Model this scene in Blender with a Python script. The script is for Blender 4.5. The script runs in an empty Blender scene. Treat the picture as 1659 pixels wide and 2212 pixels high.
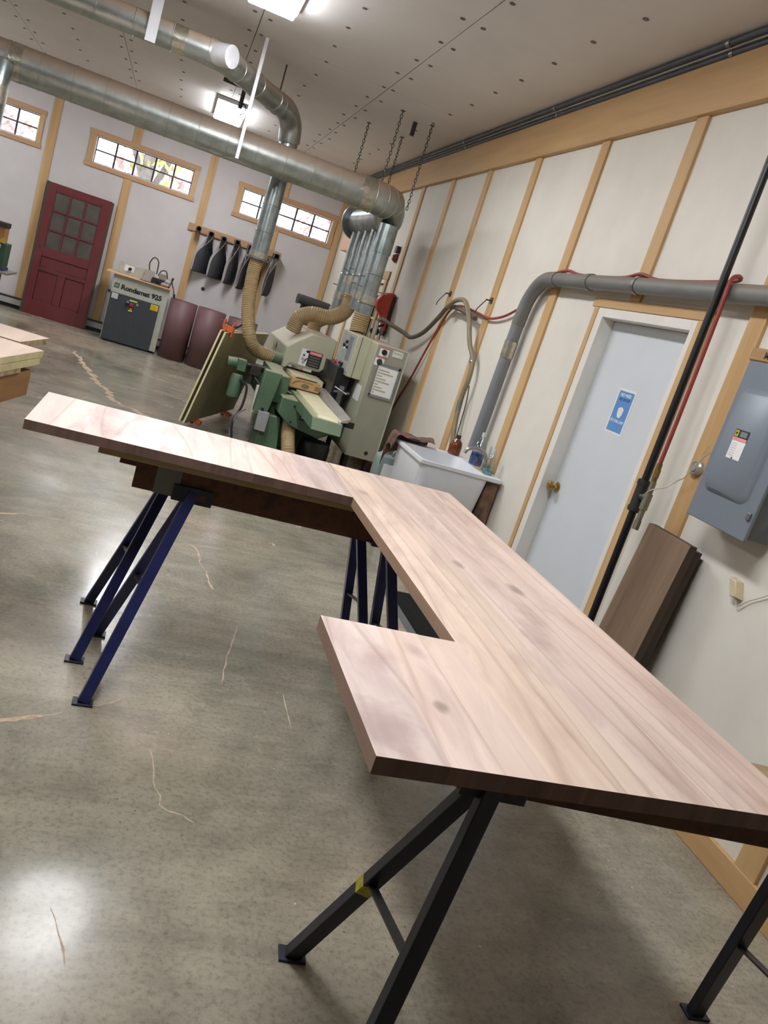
import bpy, math, random
from mathutils import Vector, Matrix, Quaternion

random.seed(7)
scene = bpy.context.scene
COL = scene.collection

# ------------------------------------------------------------------ camera
# handheld portrait phone shot: yaw 18.4 deg right of the long wall, 12.7 deg down, rolled 18.1 deg
yaw, pit, rol = math.radians(18.385), math.radians(-12.708), math.radians(18.127)
FWD = Vector((math.sin(yaw) * math.cos(pit), math.cos(yaw) * math.cos(pit), math.sin(pit)))
R0 = Vector((math.cos(yaw), -math.sin(yaw), 0))
U0 = R0.cross(FWD)
CR = R0 * math.cos(rol) + U0 * math.sin(rol)
CU = -R0 * math.sin(rol) + U0 * math.cos(rol)
cd = bpy.data.cameras.new('camera')
cam = bpy.data.objects.new('camera', cd)
COL.objects.link(cam)
M = Matrix(((CR.x, CU.x, -FWD.x, 0), (CR.y, CU.y, -FWD.y, 0), (CR.z, CU.z, -FWD.z, 1.6), (0, 0, 0, 1)))
cam.matrix_world = M
cd.sensor_fit = 'HORIZONTAL'
cd.sensor_width = 36.0
cd.lens = 36.0 * 1769.7 / 1659.0
cd.clip_start = 0.05
cd.clip_end = 200
scene.camera = cam

# ------------------------------------------------------------------ world (overcast sky) and exposure
world = bpy.data.worlds.new('overcast_sky')
scene.world = world
world.use_nodes = True
wn = world.node_tree.nodes
wn['Background'].inputs['Color'].default_value = (0.93, 0.96, 1.0, 1)
wn['Background'].inputs['Strength'].default_value = 5.0
scene.view_settings.view_transform = 'Standard'
scene.view_settings.look = 'None'
scene.view_settings.gamma = 1.0
scene.view_settings.use_curve_mapping = False
scene.view_settings.exposure = 0.15
scene.cycles.sample_clamp_indirect = 4.0
scene.cycles.caustics_reflective = False
scene.cycles.caustics_refractive = False
LAMP = 43.0      # emission of the ceiling fixtures' diffusers

XW = 2.467      # right wall
YB = 14.05      # far wall
XL = -7.5       # left wall (out of frame)
YR = -8.0       # wall behind the camera
ZC = 3.48       # ceiling

# ------------------------------------------------------------------ materials
MATS = {}
def _nt(name):
    m = bpy.data.materials.new(name)
    m.use_nodes = True
    nt = m.node_tree
    b = nt.nodes['Principled BSDF']
    return m, nt, b
def lin(c):
    return tuple(((x / 12.92) if x <= 0.04045 else ((x + 0.055) / 1.055) ** 2.4) for x in [v / 255 for v in c]) + (1,)
def node(nt, t, **kw):
    n = nt.nodes.new(t)
    for k, v in kw.items():
        if k.startswith('i_'):
            n.inputs[k[2:].replace('_', ' ')].default_value = v
        else:
            setattr(n, k, v)
    return n
def ramp(nt, src, stops):
    r = nt.nodes.new('ShaderNodeValToRGB')
    e = r.color_ramp.elements
    while len(e) < len(stops): e.new(0.5)
    for el, (p, c) in zip(e, stops):
        el.position = p; el.color = c
    nt.links.new(src, r.inputs[0])
    return r
def mixc(nt, a, b, fac, mode='MIX'):
    n = nt.nodes.new('ShaderNodeMix'); n.data_type = 'RGBA'; n.blend_type = mode
    for v, i in ((a, 6), (b, 7)):
        if hasattr(v, 'is_linked') or hasattr(v, 'links'): nt.links.new(v, n.inputs[i])
        else: n.inputs[i].default_value = v
    if hasattr(fac, 'links'): nt.links.new(fac, n.inputs[0])
    else: n.inputs[0].default_value = fac
    return n.outputs[2]
def bump(nt, b, h, strength=0.2, dist=0.01):
    n = nt.nodes.new('ShaderNodeBump')
    n.inputs['Strength'].default_value = strength; n.inputs['Distance'].default_value = dist
    nt.links.new(h, n.inputs['Height']); nt.links.new(n.outputs[0], b.inputs['Normal'])

def plain(name, c, rough=0.5, metal=0.0, var=0.08, scale=12.0, bmp=0.0, spec=0.5, dust=None, coat=0.0):
    """painted / moulded surface: sRGB colour with slight noise mottling; dust settles on upward faces"""
    if name in MATS: return MATS[name]
    m, nt, b = _nt(name)
    tc = node(nt, 'ShaderNodeTexCoord')
    nz = node(nt, 'ShaderNodeTexNoise', i_Scale=scale, i_Detail=5.0, i_Roughness=0.6)
    nt.links.new(tc.outputs['Object'], nz.inputs['Vector'])
    k = lin(c)
    lo = tuple(max(0, v * (1 - var * 1.6)) for v in k[:3]) + (1,)
    hi = tuple(min(1, v * (1 + var)) for v in k[:3]) + (1,)
    col = ramp(nt, nz.outputs[0], [(0.3, lo), (0.7, hi)]).outputs[0]
    if dust:
        g = node(nt, 'ShaderNodeNewGeometry')
        sx = node(nt, 'ShaderNodeSeparateXYZ'); nt.links.new(g.outputs['Normal'], sx.inputs[0])
        mr = node(nt, 'ShaderNodeMapRange'); nt.links.new(sx.outputs[2], mr.inputs[0])
        mr.inputs[1].default_value = dust[1]; mr.inputs[2].default_value = dust[2]
        mr.inputs[4].default_value = dust[3] if len(dust) > 3 else 0.85
        col = mixc(nt, col, lin(dust[0]), mr.outputs[0])
        rr = node(nt, 'ShaderNodeMapRange'); nt.links.new(mr.outputs[0], rr.inputs[0])
        rr.inputs[3].default_value = rough; rr.inputs[4].default_value = 0.85
        nt.links.new(rr.outputs[0], b.inputs['Roughness'])
        mm = node(nt, 'ShaderNodeMapRange'); nt.links.new(mr.outputs[0], mm.inputs[0])
        mm.inputs[3].default_value = metal; mm.inputs[4].default_value = 0.0
        nt.links.new(mm.outputs[0], b.inputs['Metallic'])
    else:
        b.inputs['Roughness'].default_value = rough
        b.inputs['Metallic'].default_value = metal
    nt.links.new(col, b.inputs['Base Color'])
    b.inputs['Specular IOR Level'].default_value = spec
    b.inputs['Coat Weight'].default_value = coat
    if bmp: bump(nt, b, nz.outputs[0], bmp, 0.004)
    MATS[name] = m
    return m

def wood(name, c_lo, c_hi, axis='Y', rough=0.55, grain=26.0, tint=False, knots=0.0, bmp=0.06, figure=0.0, smoky=0.0, spots=()):
    """plank wood with grain stretched along one object axis; object colour tints each board"""
    if name in MATS: return MATS[name]
    m, nt, b = _nt(name)
    tc = node(nt, 'ShaderNodeTexCoord')
    oi = node(nt, 'ShaderNodeObjectInfo')
    mp = node(nt, 'ShaderNodeMapping')
    s = {'X': (0.07, 1, 1), 'Y': (1, 0.07, 1), 'Z': (1, 1, 0.07)}[axis]
    mp.inputs['Scale'].default_value = s
    add = node(nt, 'ShaderNodeVectorMath', operation='ADD')
    sc = node(nt, 'ShaderNodeVectorMath', operation='SCALE'); sc.inputs['Scale'].default_value = 37.0
    cmb = node(nt, 'ShaderNodeCombineXYZ')
    for i in range(3): nt.links.new(oi.outputs['Random'], cmb.inputs[i])
    nt.links.new(cmb.outputs[0], sc.inputs[0])
    nt.links.new(tc.outputs['Object'], add.inputs[0]); nt.links.new(sc.outputs[0], add.inputs[1])
    nt.links.new(add.outputs[0], mp.inputs[0])
    n1 = node(nt, 'ShaderNodeTexNoise', i_Scale=grain, i_Detail=6.0, i_Roughness=0.65, i_Distortion=0.6)
    nt.links.new(mp.outputs[0], n1.inputs['Vector'])
    n2 = node(nt, 'ShaderNodeTexNoise', i_Scale=grain * 0.22, i_Detail=3.0, i_Roughness=0.5, i_Distortion=1.4)
    nt.links.new(mp.outputs[0], n2.inputs['Vector'])
    lo, hi = lin(c_lo), lin(c_hi)
    c1 = ramp(nt, n1.outputs[0], [(0.32, lo), (0.68, hi)]).outputs[0]
    c2 = ramp(nt, n2.outputs[0], [(0.35, lo), (0.62, hi)]).outputs[0]
    col = mixc(nt, c1, c2, 0.55)
    if figure:
        # cathedral growth rings: contour bands of a stretched noise field
        mul = node(nt, 'ShaderNodeMath', operation='MULTIPLY'); mul.inputs[1].default_value = 11.0
        n3 = node(nt, 'ShaderNodeTexNoise', i_Scale=3.2, i_Detail=1.0, i_Roughness=0.4)
        nt.links.new(mp.outputs[0], n3.inputs['Vector'])
        nt.links.new(n3.outputs[0], mul.inputs[0])
        fr = node(nt, 'ShaderNodeMath', operation='FRACT'); nt.links.new(mul.outputs[0], fr.inputs[0])
        rg = ramp(nt, fr.outputs[0], [(0.0, (1, 1, 1, 1)), (0.8, (1, 1, 1, 1)), (0.93, (0.74, 0.68, 0.64, 1)), (1.0, (1, 1, 1, 1))])
        col = mixc(nt, col, rg.outputs[0], figure, 'MULTIPLY')
    if knots:
        mk = node(nt, 'ShaderNodeMapping'); mk.inputs['Scale'].default_value = {'X': (1.1, 3.0, 3.0), 'Y': (3.0, 1.1, 3.0), 'Z': (3, 3, 1.1)}[axis]
        nt.links.new(add.outputs[0], mk.inputs[0])
        vo = node(nt, 'ShaderNodeTexVoronoi', i_Scale=1.15); nt.links.new(mk.outputs[0], vo.inputs['Vector'])
        nd = node(nt, 'ShaderNodeTexNoise', i_Scale=14.0, i_Detail=4.0); nt.links.new(tc.outputs['Object'], nd.inputs['Vector'])
        ad = node(nt, 'ShaderNodeMath', operation='MULTIPLY_ADD'); nt.links.new(nd.outputs[0], ad.inputs[0])
        ad.inputs[1].default_value = 0.16; nt.links.new(vo.outputs['Distance'], ad.inputs[2])
        rk = ramp(nt, ad.outputs[0], [(0.11, (0.30, 0.25, 0.23, 1)), (0.17, (0.66, 0.6, 0.57, 1)), (0.33, (1, 1, 1, 1))])
        col = mixc(nt, col, rk.outputs[0], knots, 'MULTIPLY')
    if smoky:
        nsm = node(nt, 'ShaderNodeTexNoise', i_Scale=5.0, i_Detail=4.0, i_Roughness=0.6, i_Distortion=1.0)
        msm = node(nt, 'ShaderNodeMapping'); msm.inputs['Scale'].default_value = (1.6, 0.42, 1)
        nt.links.new(add.outputs[0], msm.inputs[0]); nt.links.new(msm.outputs[0], nsm.inputs['Vector'])
        rs_ = ramp(nt, nsm.outputs[0], [(0.48, (1, 1, 1, 1)), (0.68, (0.76, 0.72, 0.74, 1))])
        col = mixc(nt, col, rs_.outputs[0], smoky, 'MULTIPLY')
    for (kx_, ky_, kr, kl, kd) in spots:
        # a knot or smoky eye at a fixed spot of the slab, drawn out along the grain
        mk = node(nt, 'ShaderNodeMapping'); mk.vector_type = 'POINT'
        mk.inputs['Location'].default_value = (-kx_ / kr, -ky_ / (kr * kl), 0); mk.inputs['Scale'].default_value = (1 / kr, 1 / (kr * kl), 0)
        nt.links.new(tc.outputs['Object'], mk.inputs[0])
        nd = node(nt, 'ShaderNodeTexNoise', i_Scale=16.0, i_Detail=4.0); nt.links.new(tc.outputs['Object'], nd.inputs['Vector'])
        vl_ = node(nt, 'ShaderNodeVectorMath', operation='LENGTH'); nt.links.new(mk.outputs[0], vl_.inputs[0])
        ad = node(nt, 'ShaderNodeMath', operation='MULTIPLY_ADD'); nt.links.new(nd.outputs[0], ad.inputs[0]); ad.inputs[1].default_value = 1.3; nt.links.new(vl_.outputs['Value'], ad.inputs[2])
        rk = ramp(nt, ad.outputs[0], [(0.0, (kd * .8, kd * .74, kd * .74, 1)), (0.55, (kd, kd * .95, kd * .96, 1)), (1.0, (1, 1, 1, 1))])
        mr_ = node(nt, 'ShaderNodeMapRange'); nt.links.new(ad.outputs[0], mr_.inputs[0]); mr_.inputs[1].default_value = .45; mr_.inputs[2].default_value = 1.75
        nt.links.new(mr_.outputs[0], rk.inputs[0])
        col = mixc(nt, col, rk.outputs[0], 1.0, 'MULTIPLY')
    if tint: col = mixc(nt, col, oi.outputs['Color'], 1.0, 'MULTIPLY')
    nt.links.new(col, b.inputs['Base Color'])
    b.inputs['Roughness'].default_value = rough
    if bmp: bump(nt, b, n1.outputs[0], bmp, 0.002)
    MATS[name] = m
    return m

def emit(name, c, s):
    m, nt, b = _nt(name)
    b.inputs['Base Color'].default_value = (1, 1, 1, 1)
    b.inputs['Emission Color'].default_value = c
    b.inputs['Emission Strength'].default_value = s
    MATS[name] = m
    return m

def pane_mat(name, tint, fac):
    """thin window glass: transparent with a Fresnel-like reflection"""
    m, nt, b = _nt(name)
    tr = node(nt, 'ShaderNodeBsdfTransparent'); tr.inputs[0].default_value = tint
    gl = node(nt, 'ShaderNodeBsdfGlossy'); gl.inputs['Roughness'].default_value = 0.03
    mx = node(nt, 'ShaderNodeMixShader'); mx.inputs[0].default_value = fac
    nt.links.new(tr.outputs[0], mx.inputs[1]); nt.links.new(gl.outputs[0], mx.inputs[2])
    nt.links.new(mx.outputs[0], nt.nodes['Material Output'].inputs[0])
    MATS[name] = m
    return m

def concrete():
    m, nt, b = _nt('sealed_concrete')
    tc = node(nt, 'ShaderNodeTexCoord')
    def nz(s, d=5.0, r=0.6, dist=0.0, vec=None):
        n = node(nt, 'ShaderNodeTexNoise', i_Scale=s, i_Detail=d, i_Roughness=r, i_Distortion=dist)
        nt.links.new(vec or tc.outputs['Object'], n.inputs['Vector']); return n.outputs[0]
    big = ramp(nt, nz(0.75, 6, 0.65, 0.8), [(0.3, lin((122, 118, 104))), (0.5, lin((153, 147, 130))), (0.72, lin((178, 169, 149)))]).outputs[0]
    warm = ramp(nt, nz(0.55, 3, 0.5), [(0.5, (0, 0, 0, 1)), (0.68, (1, 1, 1, 1))]).outputs[0]
    wf = node(nt, 'ShaderNodeRGBToBW'); nt.links.new(warm, wf.inputs[0])
    wf2 = node(nt, 'ShaderNodeMath', operation='MULTIPLY'); nt.links.new(wf.outputs[0], wf2.inputs[0]); wf2.inputs[1].default_value = 0.5
    col = mixc(nt, big, lin((188, 166, 144)), wf2.outputs[0])
    # long trowel streaks running across the slab
    mp = node(nt, 'ShaderNodeMapping'); mp.inputs['Scale'].default_value = (1.0, 4.5, 1); nt.links.new(tc.outputs['Object'], mp.inputs[0])
    st = ramp(nt, nz(1.6, 6, 0.7, 0.5, mp.outputs[0]), [(0.34, (0.76, 0.76, 0.76, 1)), (0.62, (1.05, 1.05, 1.05, 1))]).outputs[0]
    col = mixc(nt, col, st, 0.8, 'MULTIPLY')
    mid = ramp(nt, nz(4.5, 7, 0.72, 0.5), [(0.32, (0.66, 0.66, 0.65, 1)), (0.56, (1, 1, 1, 1))]).outputs[0]
    col = mixc(nt, col, mid, 0.7, 'MULTIPLY')
    fine = ramp(nt, nz(55, 4, 0.75), [(0.36, (0.66, 0.65, 0.63, 1)), (0.5, (1, 1, 1, 1)), (0.72, (1.12, 1.1, 1.06, 1))]).outputs[0]
    col = mixc(nt, col, fine, 0.75, 'MULTIPLY')
    # dark pits and pale sawdust flecks
    vo = node(nt, 'ShaderNodeTexVoronoi', i_Scale=26.0); nt.links.new(tc.outputs['Object'], vo.inputs['Vector'])
    pit_ = ramp(nt, vo.outputs['Distance'], [(0.05, (0.45, 0.4, 0.36, 1)), (0.11, (1, 1, 1, 1))]).outputs[0]
    pm = ramp(nt, nz(1.3, 2), [(0.5, (0, 0, 0, 1)), (0.62, (1, 1, 1, 1))]).outputs[0]
    pf = node(nt, 'ShaderNodeRGBToBW'); nt.links.new(pm, pf.inputs[0])
    col = mixc(nt, col, pit_, pf.outputs[0], 'MULTIPLY')
    vo2 = node(nt, 'ShaderNodeTexVoronoi', i_Scale=9.0); nt.links.new(tc.outputs['Object'], vo2.inputs['Vector'])
    fl = ramp(nt, vo2.outputs['Distance'], [(0.022, (1, 1, 1, 1)), (0.034, (0, 0, 0, 1))]).outputs[0]
    ff = node(nt, 'ShaderNodeRGBToBW'); nt.links.new(fl, ff.inputs[0])
    col = mixc(nt, col, lin((205, 188, 160)), ff.outputs[0])
    nt.links.new(col, b.inputs['Base Color'])
    rr = ramp(nt, nz(2.2, 5), [(0.3, (0.13, 0.13, 0.13, 1)), (0.7, (0.30, 0.30, 0.30, 1))]).outputs[0]
    nt.links.new(rr, b.inputs['Roughness'])
    bump(nt, b, nz(30, 4), 0.05, 0.004)
    return m

def rubble(name, cs, scale):
    m, nt, b = _nt(name)
    tc = node(nt, 'ShaderNodeTexCoord')
    n = node(nt, 'ShaderNodeTexNoise', i_Scale=scale, i_Detail=8.0); nt.links.new(tc.outputs['Object'], n.inputs['Vector'])
    r = ramp(nt, n.outputs[0], [(0.3 + 0.4 * i / (len(cs) - 1), lin(c)) for i, c in enumerate(cs)])
    nt.links.new(r.outputs[0], b.inputs['Base Color']); b.inputs['Roughness'].default_value = 0.8
    MATS[name] = m
    return m

# ------------------------------------------------------------------ mesh builder
class MB:
    def __init__(s, xf=None): s.v = []; s.f = []; s.mi = []; s.xf = xf; s.cm = 0
    def add(s, vs, fs, mi=None):
        o = len(s.v)
        for p in vs:
            p = Vector(p)
            s.v.append(s.xf @ p if s.xf else p)
        for k, f in enumerate(fs):
            s.f.append(tuple(i + o for i in f)); s.mi.append(s.cm if mi is None else (mi[k] if isinstance(mi, (list, tuple)) else mi))
        return s
    def box(s, x0, x1, y0, y1, z0, z1, mi=None):
        vs = [(x0, y0, z0), (x1, y0, z0), (x1, y1, z0), (x0, y1, z0), (x0, y0, z1), (x1, y0, z1), (x1, y1, z1), (x0, y1, z1)]
        return s.add(vs, [(0, 3, 2, 1), (4, 5, 6, 7), (0, 1, 5, 4), (1, 2, 6, 5), (2, 3, 7, 6), (3, 0, 4, 7)], mi)
    def hexa(s, bot, top, mi=None):
        return s.add(list(bot) + list(top), [(0, 3, 2, 1), (4, 5, 6, 7), (0, 1, 5, 4), (1, 2, 6, 5), (2, 3, 7, 6), (3, 0, 4, 7)], mi)
    def prism(s, poly, d, mi=None):
        """extrude a planar polygon (3D points) by vector d"""
        n = len(poly); d = Vector(d)
        vs = [Vector(p) for p in poly] + [Vector(p) + d for p in poly]
        fs = [tuple(range(n - 1, -1, -1)), tuple(range(n, 2 * n))] + [(i, (i + 1) % n, n + (i + 1) % n, n + i) for i in range(n)]
        return s.add(vs, fs, mi)
    def bar(s, a, b, w, h, up=(0, 0, 1), mi=None):
        """rectangular bar from a to b, w across, h along up"""
        a, b = Vector(a), Vector(b); d = (b - a).normalized(); u = Vector(up)
        r = d.cross(u).normalized(); u = r.cross(d).normalized()
        q = [(-w / 2, -h / 2), (w / 2, -h / 2), (w / 2, h / 2), (-w / 2, h / 2)]
        A = [a + r * x + u * y for x, y in q]; B = [b + r * x + u * y for x, y in q]
        return s.add(A + B, [(0, 3, 2, 1)[::-1], (4, 5, 6, 7)[::-1], (0, 1, 5, 4)[::-1], (1, 2, 6, 5)[::-1], (2, 3, 7, 6)[::-1], (3, 0, 4, 7)[::-1]], mi)
    def tube(s, path, r, n=16, cap=True, mi=None):
        P = [Vector(p) for p in path]; m = len(P)
        rs = r if isinstance(r, (list, tuple)) else [r] * m
        T = []
        for i in range(m):
            a = P[max(0, i - 1)]; b = P[min(m - 1, i + 1)]
            d = b - a
            T.append(d.normalized() if d.length > 1e-9 else (T[-1] if T else Vector((0, 0, 1))))
        ref = Vector((0, 0, 1)) if abs(T[0].z) < 0.9 else Vector((1, 0, 0))
        nrm = (ref - T[0] * ref.dot(T[0])).normalized()
        vs = []
        for i in range(m):
            if i:
                q = T[i - 1].rotation_difference(T[i]); nrm = q @ nrm
                nrm = (nrm - T[i] * nrm.dot(T[i])).normalized()
            bn = T[i].cross(nrm)
            for k in range(n):
                t = 2 * math.pi * k / n
                vs.append(P[i] + (nrm * math.cos(t) + bn * math.sin(t)) * rs[i])
        fs = []
        for i in range(m - 1):
            for k in range(n):
                a = i * n + k; b = i * n + (k + 1) % n
                fs.append((a, b, b + n, a + n))
        if cap: fs += [tuple(range(n - 1, -1, -1)), tuple(range((m - 1) * n, m * n))]
        return s.add(vs, fs, mi)
    def cyl(s, a, b, r, n=20, mi=None): return s.tube([a, b], r, n, True, mi)
    def lathe(s, o, prof, n=20, axis=(0, 0, 1), mi=None):
        o = Vector(o); ax = Vector(axis).normalized()
        return s.tube([o + ax * (h + i * 1e-7) for i, (r, h) in enumerate(prof)], [max(r, 1e-4) for r, h in prof], n, True, mi) if axis == (0, 0, 1) else s._lathe2(o, ax, prof, n, mi)
    def _lathe2(s, o, ax, prof, n, mi):
        ref = Vector((0, 0, 1)) if abs(ax.z) < 0.9 else Vector((1, 0, 0))
        u = (ref - ax * ref.dot(ax)).normalized(); w = ax.cross(u)
        vs = []; m = len(prof)
        for r, h in prof:
            for k in range(n):
                t = 2 * math.pi * k / n
                vs.append(o + ax * h + (u * math.cos(t) + w * math.sin(t)) * max(r, 1e-4))
        fs = [(i * n + k, i * n + (k + 1) % n, (i + 1) * n + (k + 1) % n, (i + 1) * n + k) for i in range(m - 1) for k in range(n)]
        fs += [tuple(range(n - 1, -1, -1)), tuple(range((m - 1) * n, m * n))]
        return s.add(vs, fs, mi)
    def build(s, name, mat, parent=None, bevel=0.0, smooth=True, kind=None):
        me = bpy.data.meshes.new(name)
        off = Vector((0, 0, 0)); p = parent
        while p is not None:
            off += p.location; p = p.parent
        me.from_pydata([tuple(v - off) for v in s.v], [], s.f)
        mats = mat if isinstance(mat, (list, tuple)) else [mat]
        for q in mats: me.materials.append(q)
        me.polygons.foreach_set('material_index', s.mi)
        me.validate(); me.update()
        if smooth:
            me.polygons.foreach_set('use_smooth', [True] * len(me.polygons))
            me.set_sharp_from_angle(angle=math.radians(38))
        o = bpy.data.objects.new(name, me)
        COL.objects.link(o)
        o.parent = parent
        if bevel:
            b = o.modifiers.new('bevel', 'BEVEL'); b.width = bevel; b.segments = 2; b.limit_method = 'ANGLE'; b.angle_limit = math.radians(40)
        if kind: o['kind'] = kind
        return o

def tag(o, label, cat, group=None):
    o['label'] = label; o['category'] = cat
    if group: o['group'] = group
    return o
def thing(name, label, cat, loc=(0, 0, 0), group=None):
    o = bpy.data.objects.new(name, None)
    o.empty_display_size = 0.05
    COL.objects.link(o); o.location = loc
    return tag(o, label, cat, group)
def copy_tree(o, parent=None):
    c = o.copy(); COL.objects.link(c); c.parent = parent
    for ch in list(o.children): copy_tree(ch, c)
    return c
def arc(c, u, v, r, a0, a1, n=8):
    c, u, v = Vector(c), Vector(u), Vector(v)
    return [c + u * (r * math.cos(a0 + (a1 - a0) * i / n)) + v * (r * math.sin(a0 + (a1 - a0) * i / n)) for i in range(n + 1)]
def spline(pts, n=12):
    """Catmull-Rom through the points"""
    P = [Vector(p) for p in pts]
    P = [P[0] * 2 - P[1]] + P + [P[-1] * 2 - P[-2]]
    out = []
    for i in range(1, len(P) - 2):
        for k in range(n):
            t = k / n
            a, b, c, d = P[i - 1], P[i], P[i + 1], P[i + 2]
            out.append(0.5 * ((2 * b) + (c - a) * t + (2 * a - 5 * b + 4 * c - d) * t * t + (3 * b - a - 3 * c + d) * t ** 3))
    out.append(P[-2])
    return out
def resample(path, step):
    P = [Vector(p) for p in path]; out = [P[0]]; acc = 0.0
    for a, b in zip(P, P[1:]):
        L = (b - a).length; t = step - acc
        while t <= L:
            out.append(a.lerp(b, t / L)); t += step
        acc = (L - (t - step)) if L > 0 else acc
    out.append(P[-1])
    return out
def text(name, s, size, mat, origin, right, up, parent, extrude=0.0006, bold=0.0, align='CENTER', wid=1.0):
    cu = bpy.data.curves.new(name, 'FONT')
    cu.body = s; cu.size = size; cu.extrude = extrude; cu.offset = bold; cu.align_x = align; cu.align_y = 'CENTER'
    cu.resolution_u = 4
    tmp = bpy.data.objects.new('tmp', cu); COL.objects.link(tmp)
    dg = bpy.context.evaluated_depsgraph_get()
    me = bpy.data.meshes.new_from_object(tmp.evaluated_get(dg))
    bpy.data.objects.remove(tmp); bpy.data.curves.remove(cu)
    r = Vector(right).normalized(); u = Vector(up).normalized(); n = r.cross(u)
    off = Vector((0, 0, 0)); p = parent
    while p is not None: off += p.location; p = p.parent
    o0 = Vector(origin) - off
    for v in me.vertices: v.co = o0 + r * (v.co.x * wid) + u * v.co.y + n * v.co.z
    me.materials.clear(); me.materials.append(mat); me.name = name
    o = bpy.data.objects.new(name, me); COL.objects.link(o); o.parent = parent
    return o

# ------------------------------------------------------------------ shared materials
white_wall = plain('painted_white_wall', (226, 220, 208), 0.6, var=0.035, scale=3.0, bmp=0.03)
back_wall = plain('painted_far_wall', (206, 201, 200), 0.6, var=0.03, scale=3.0)
ceil_mat = plain('painted_ceiling_board', (224, 219, 217), 0.62, var=0.03, scale=2.0)
pine = wood('clear_pine', (186, 148, 98), (211, 174, 124), 'Z', 0.55, 18.0)
pine_y = wood('clear_pine_along_wall', (180, 143, 96), (206, 168, 119), 'Y', 0.55, 14.0)
pine_x = wood('clear_pine_across', (178, 138, 100), (203, 162, 122), 'X', 0.55, 18.0)
galv = plain('galvanised_steel', (176, 182, 178), 0.34, 0.85, var=0.16, scale=9.0, dust=((168, 144, 122), -0.05, 0.6, .9))
galv_clean = plain('galvanised_steel_clean', (170, 180, 180), 0.3, 0.85, var=0.2, scale=10.0)
foil = plain('foil_tape', (205, 200, 186), 0.28, 0.9, var=0.15, scale=40.0, bmp=0.5)
hose_tan = plain('tan_flex_hose', (170, 146, 106), 0.5, var=0.1, scale=20.0)
sage = plain('sage_machine_paint', (184, 183, 158), 0.45, var=0.04, scale=6.0, dust=((190, 172, 148), 0.6, 0.9, 0.8))
sage_dk = plain('olive_grey_machine_paint', (148, 147, 131), 0.45, var=0.04, scale=6.0)
green = plain('green_machine_paint', (82, 108, 84), 0.45, var=0.14, scale=6.0, dust=((178, 174, 142), 0.3, 0.95, 0.65))
dark = plain('dark_rubber', (34, 33, 34), 0.55, var=0.15)
black = plain('black_paint', (22, 22, 24), 0.4, var=0.15)
steel = plain('bare_steel', (150, 150, 150), 0.35, 0.9, var=0.15)
dsteel = plain('dull_dark_steel', (78, 76, 74), 0.45, 0.7, var=0.2, scale=30)
paper = plain('white_paper', (232, 232, 230), 0.7, var=0.03)
brass = plain('brass', (190, 158, 84), 0.25, 0.95, var=0.1)
white_metal = plain('white_strap_metal', (222, 222, 226), 0.45, 0.1, var=0.03)
redm = plain('red_hose_rubber', (150, 62, 50), 0.5, var=0.1)
yellow = plain('yellow_sticker', (226, 190, 48), 0.5, var=0.05)
redl = plain('red_sticker', (206, 72, 70), 0.5, var=0.05)
pane = pane_mat('window_glass', (0.97, 0.98, 1.0, 1), 0.06)

# ================================================================== THE SETTING
floor = MB().box(XL - .2, XW + .3, YR - .2, YB + .3, -0.12, 0.0).build('floor', concrete(), kind='structure', smooth=False)
CRACKS = [[(-0.915, 11.297), (-0.786, 10.728), (-0.62, 10.032), (-0.493, 9.477), (-0.346, 9.156), (-0.277, 8.737), (-0.183, 8.502), (-0.042, 8.405), (0.13, 8.258)],
 [(0.463, 4.721), (0.509, 4.693), (0.528, 4.562), (0.53, 4.45), (0.56, 4.323), (0.567, 4.17), (0.593, 4.074)],
 [(0.691, 3.687), (0.675, 3.587), (0.619, 3.318), (0.599, 3.183), (0.581, 3.064)],
 [(-0.40, 2.53), (-0.18, 2.575), (-0.126, 2.596), (-0.1, 2.615), (-0.046, 2.646), (0.004, 2.67)],
 [(0.09, 2.742), (0.121, 2.755), (0.167, 2.788), (0.209, 2.838)],
 [(0.223, 2.678), (0.259, 2.586), (0.3, 2.539), (0.318, 2.467), (0.321, 2.339), (0.344, 2.272), (0.345, 2.226), (0.367, 2.203), (0.416, 2.19), (0.451, 2.161)],
 [(-0.75, 4.5), (-0.55, 4.56), (-0.443, 4.625), (-0.347, 4.63), (-0.229, 4.667)],
 [(0.532, 4.724), (0.603, 4.754), (0.689, 4.767)], [(0.846, 3.066), (0.843, 2.916), (0.845, 2.812)],
 [(0.087, 1.777), (0.112, 1.705), (0.13, 1.65), (0.141, 1.597)]]
CW = [0.085, 0.014, 0.011, 0.030, 0.010, 0.007, 0.022, 0.010, 0.006, 0.006]
filler = rubble('tan_crack_filler', [(150, 132, 112), (196, 172, 146), (168, 150, 130)], 16.0)
for pts, w in zip(CRACKS, CW):
    P = []
    for (x0, y0), (x1, y1) in zip(pts, pts[1:]):
        n = max(2, int(math.hypot(x1 - x0, y1 - y0) / 0.05))
        for i in range(n):
            t = i / n
            P.append((x0 + (x1 - x0) * t + random.uniform(-.35, .35) * w, y0 + (y1 - y0) * t + random.uniform(-.35, .35) * w))
    P.append(pts[-1])
    mb = MB(); vs = []; fs = []
    for i, (x, y) in enumerate(P):
        a = P[max(0, i - 1)]; b = P[min(len(P) - 1, i + 1)]
        dx, dy = b[0] - a[0], b[1] - a[1]; L = math.hypot(dx, dy) or 1
        ww = w * random.uniform(.12, .62) * (0.3 if i in (0, len(P) - 1) else 1)
        vs += [(x - dy / L * ww, y + dx / L * ww, 0.0006), (x + dy / L * ww * random.uniform(.3, 1), y - dx / L * ww, 0.0006)]
        if i: fs.append((2 * i - 2, 2 * i - 1, 2 * i + 1, 2 * i))
    mb.add(vs, fs).build('crack', filler, floor, smooth=False)

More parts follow.
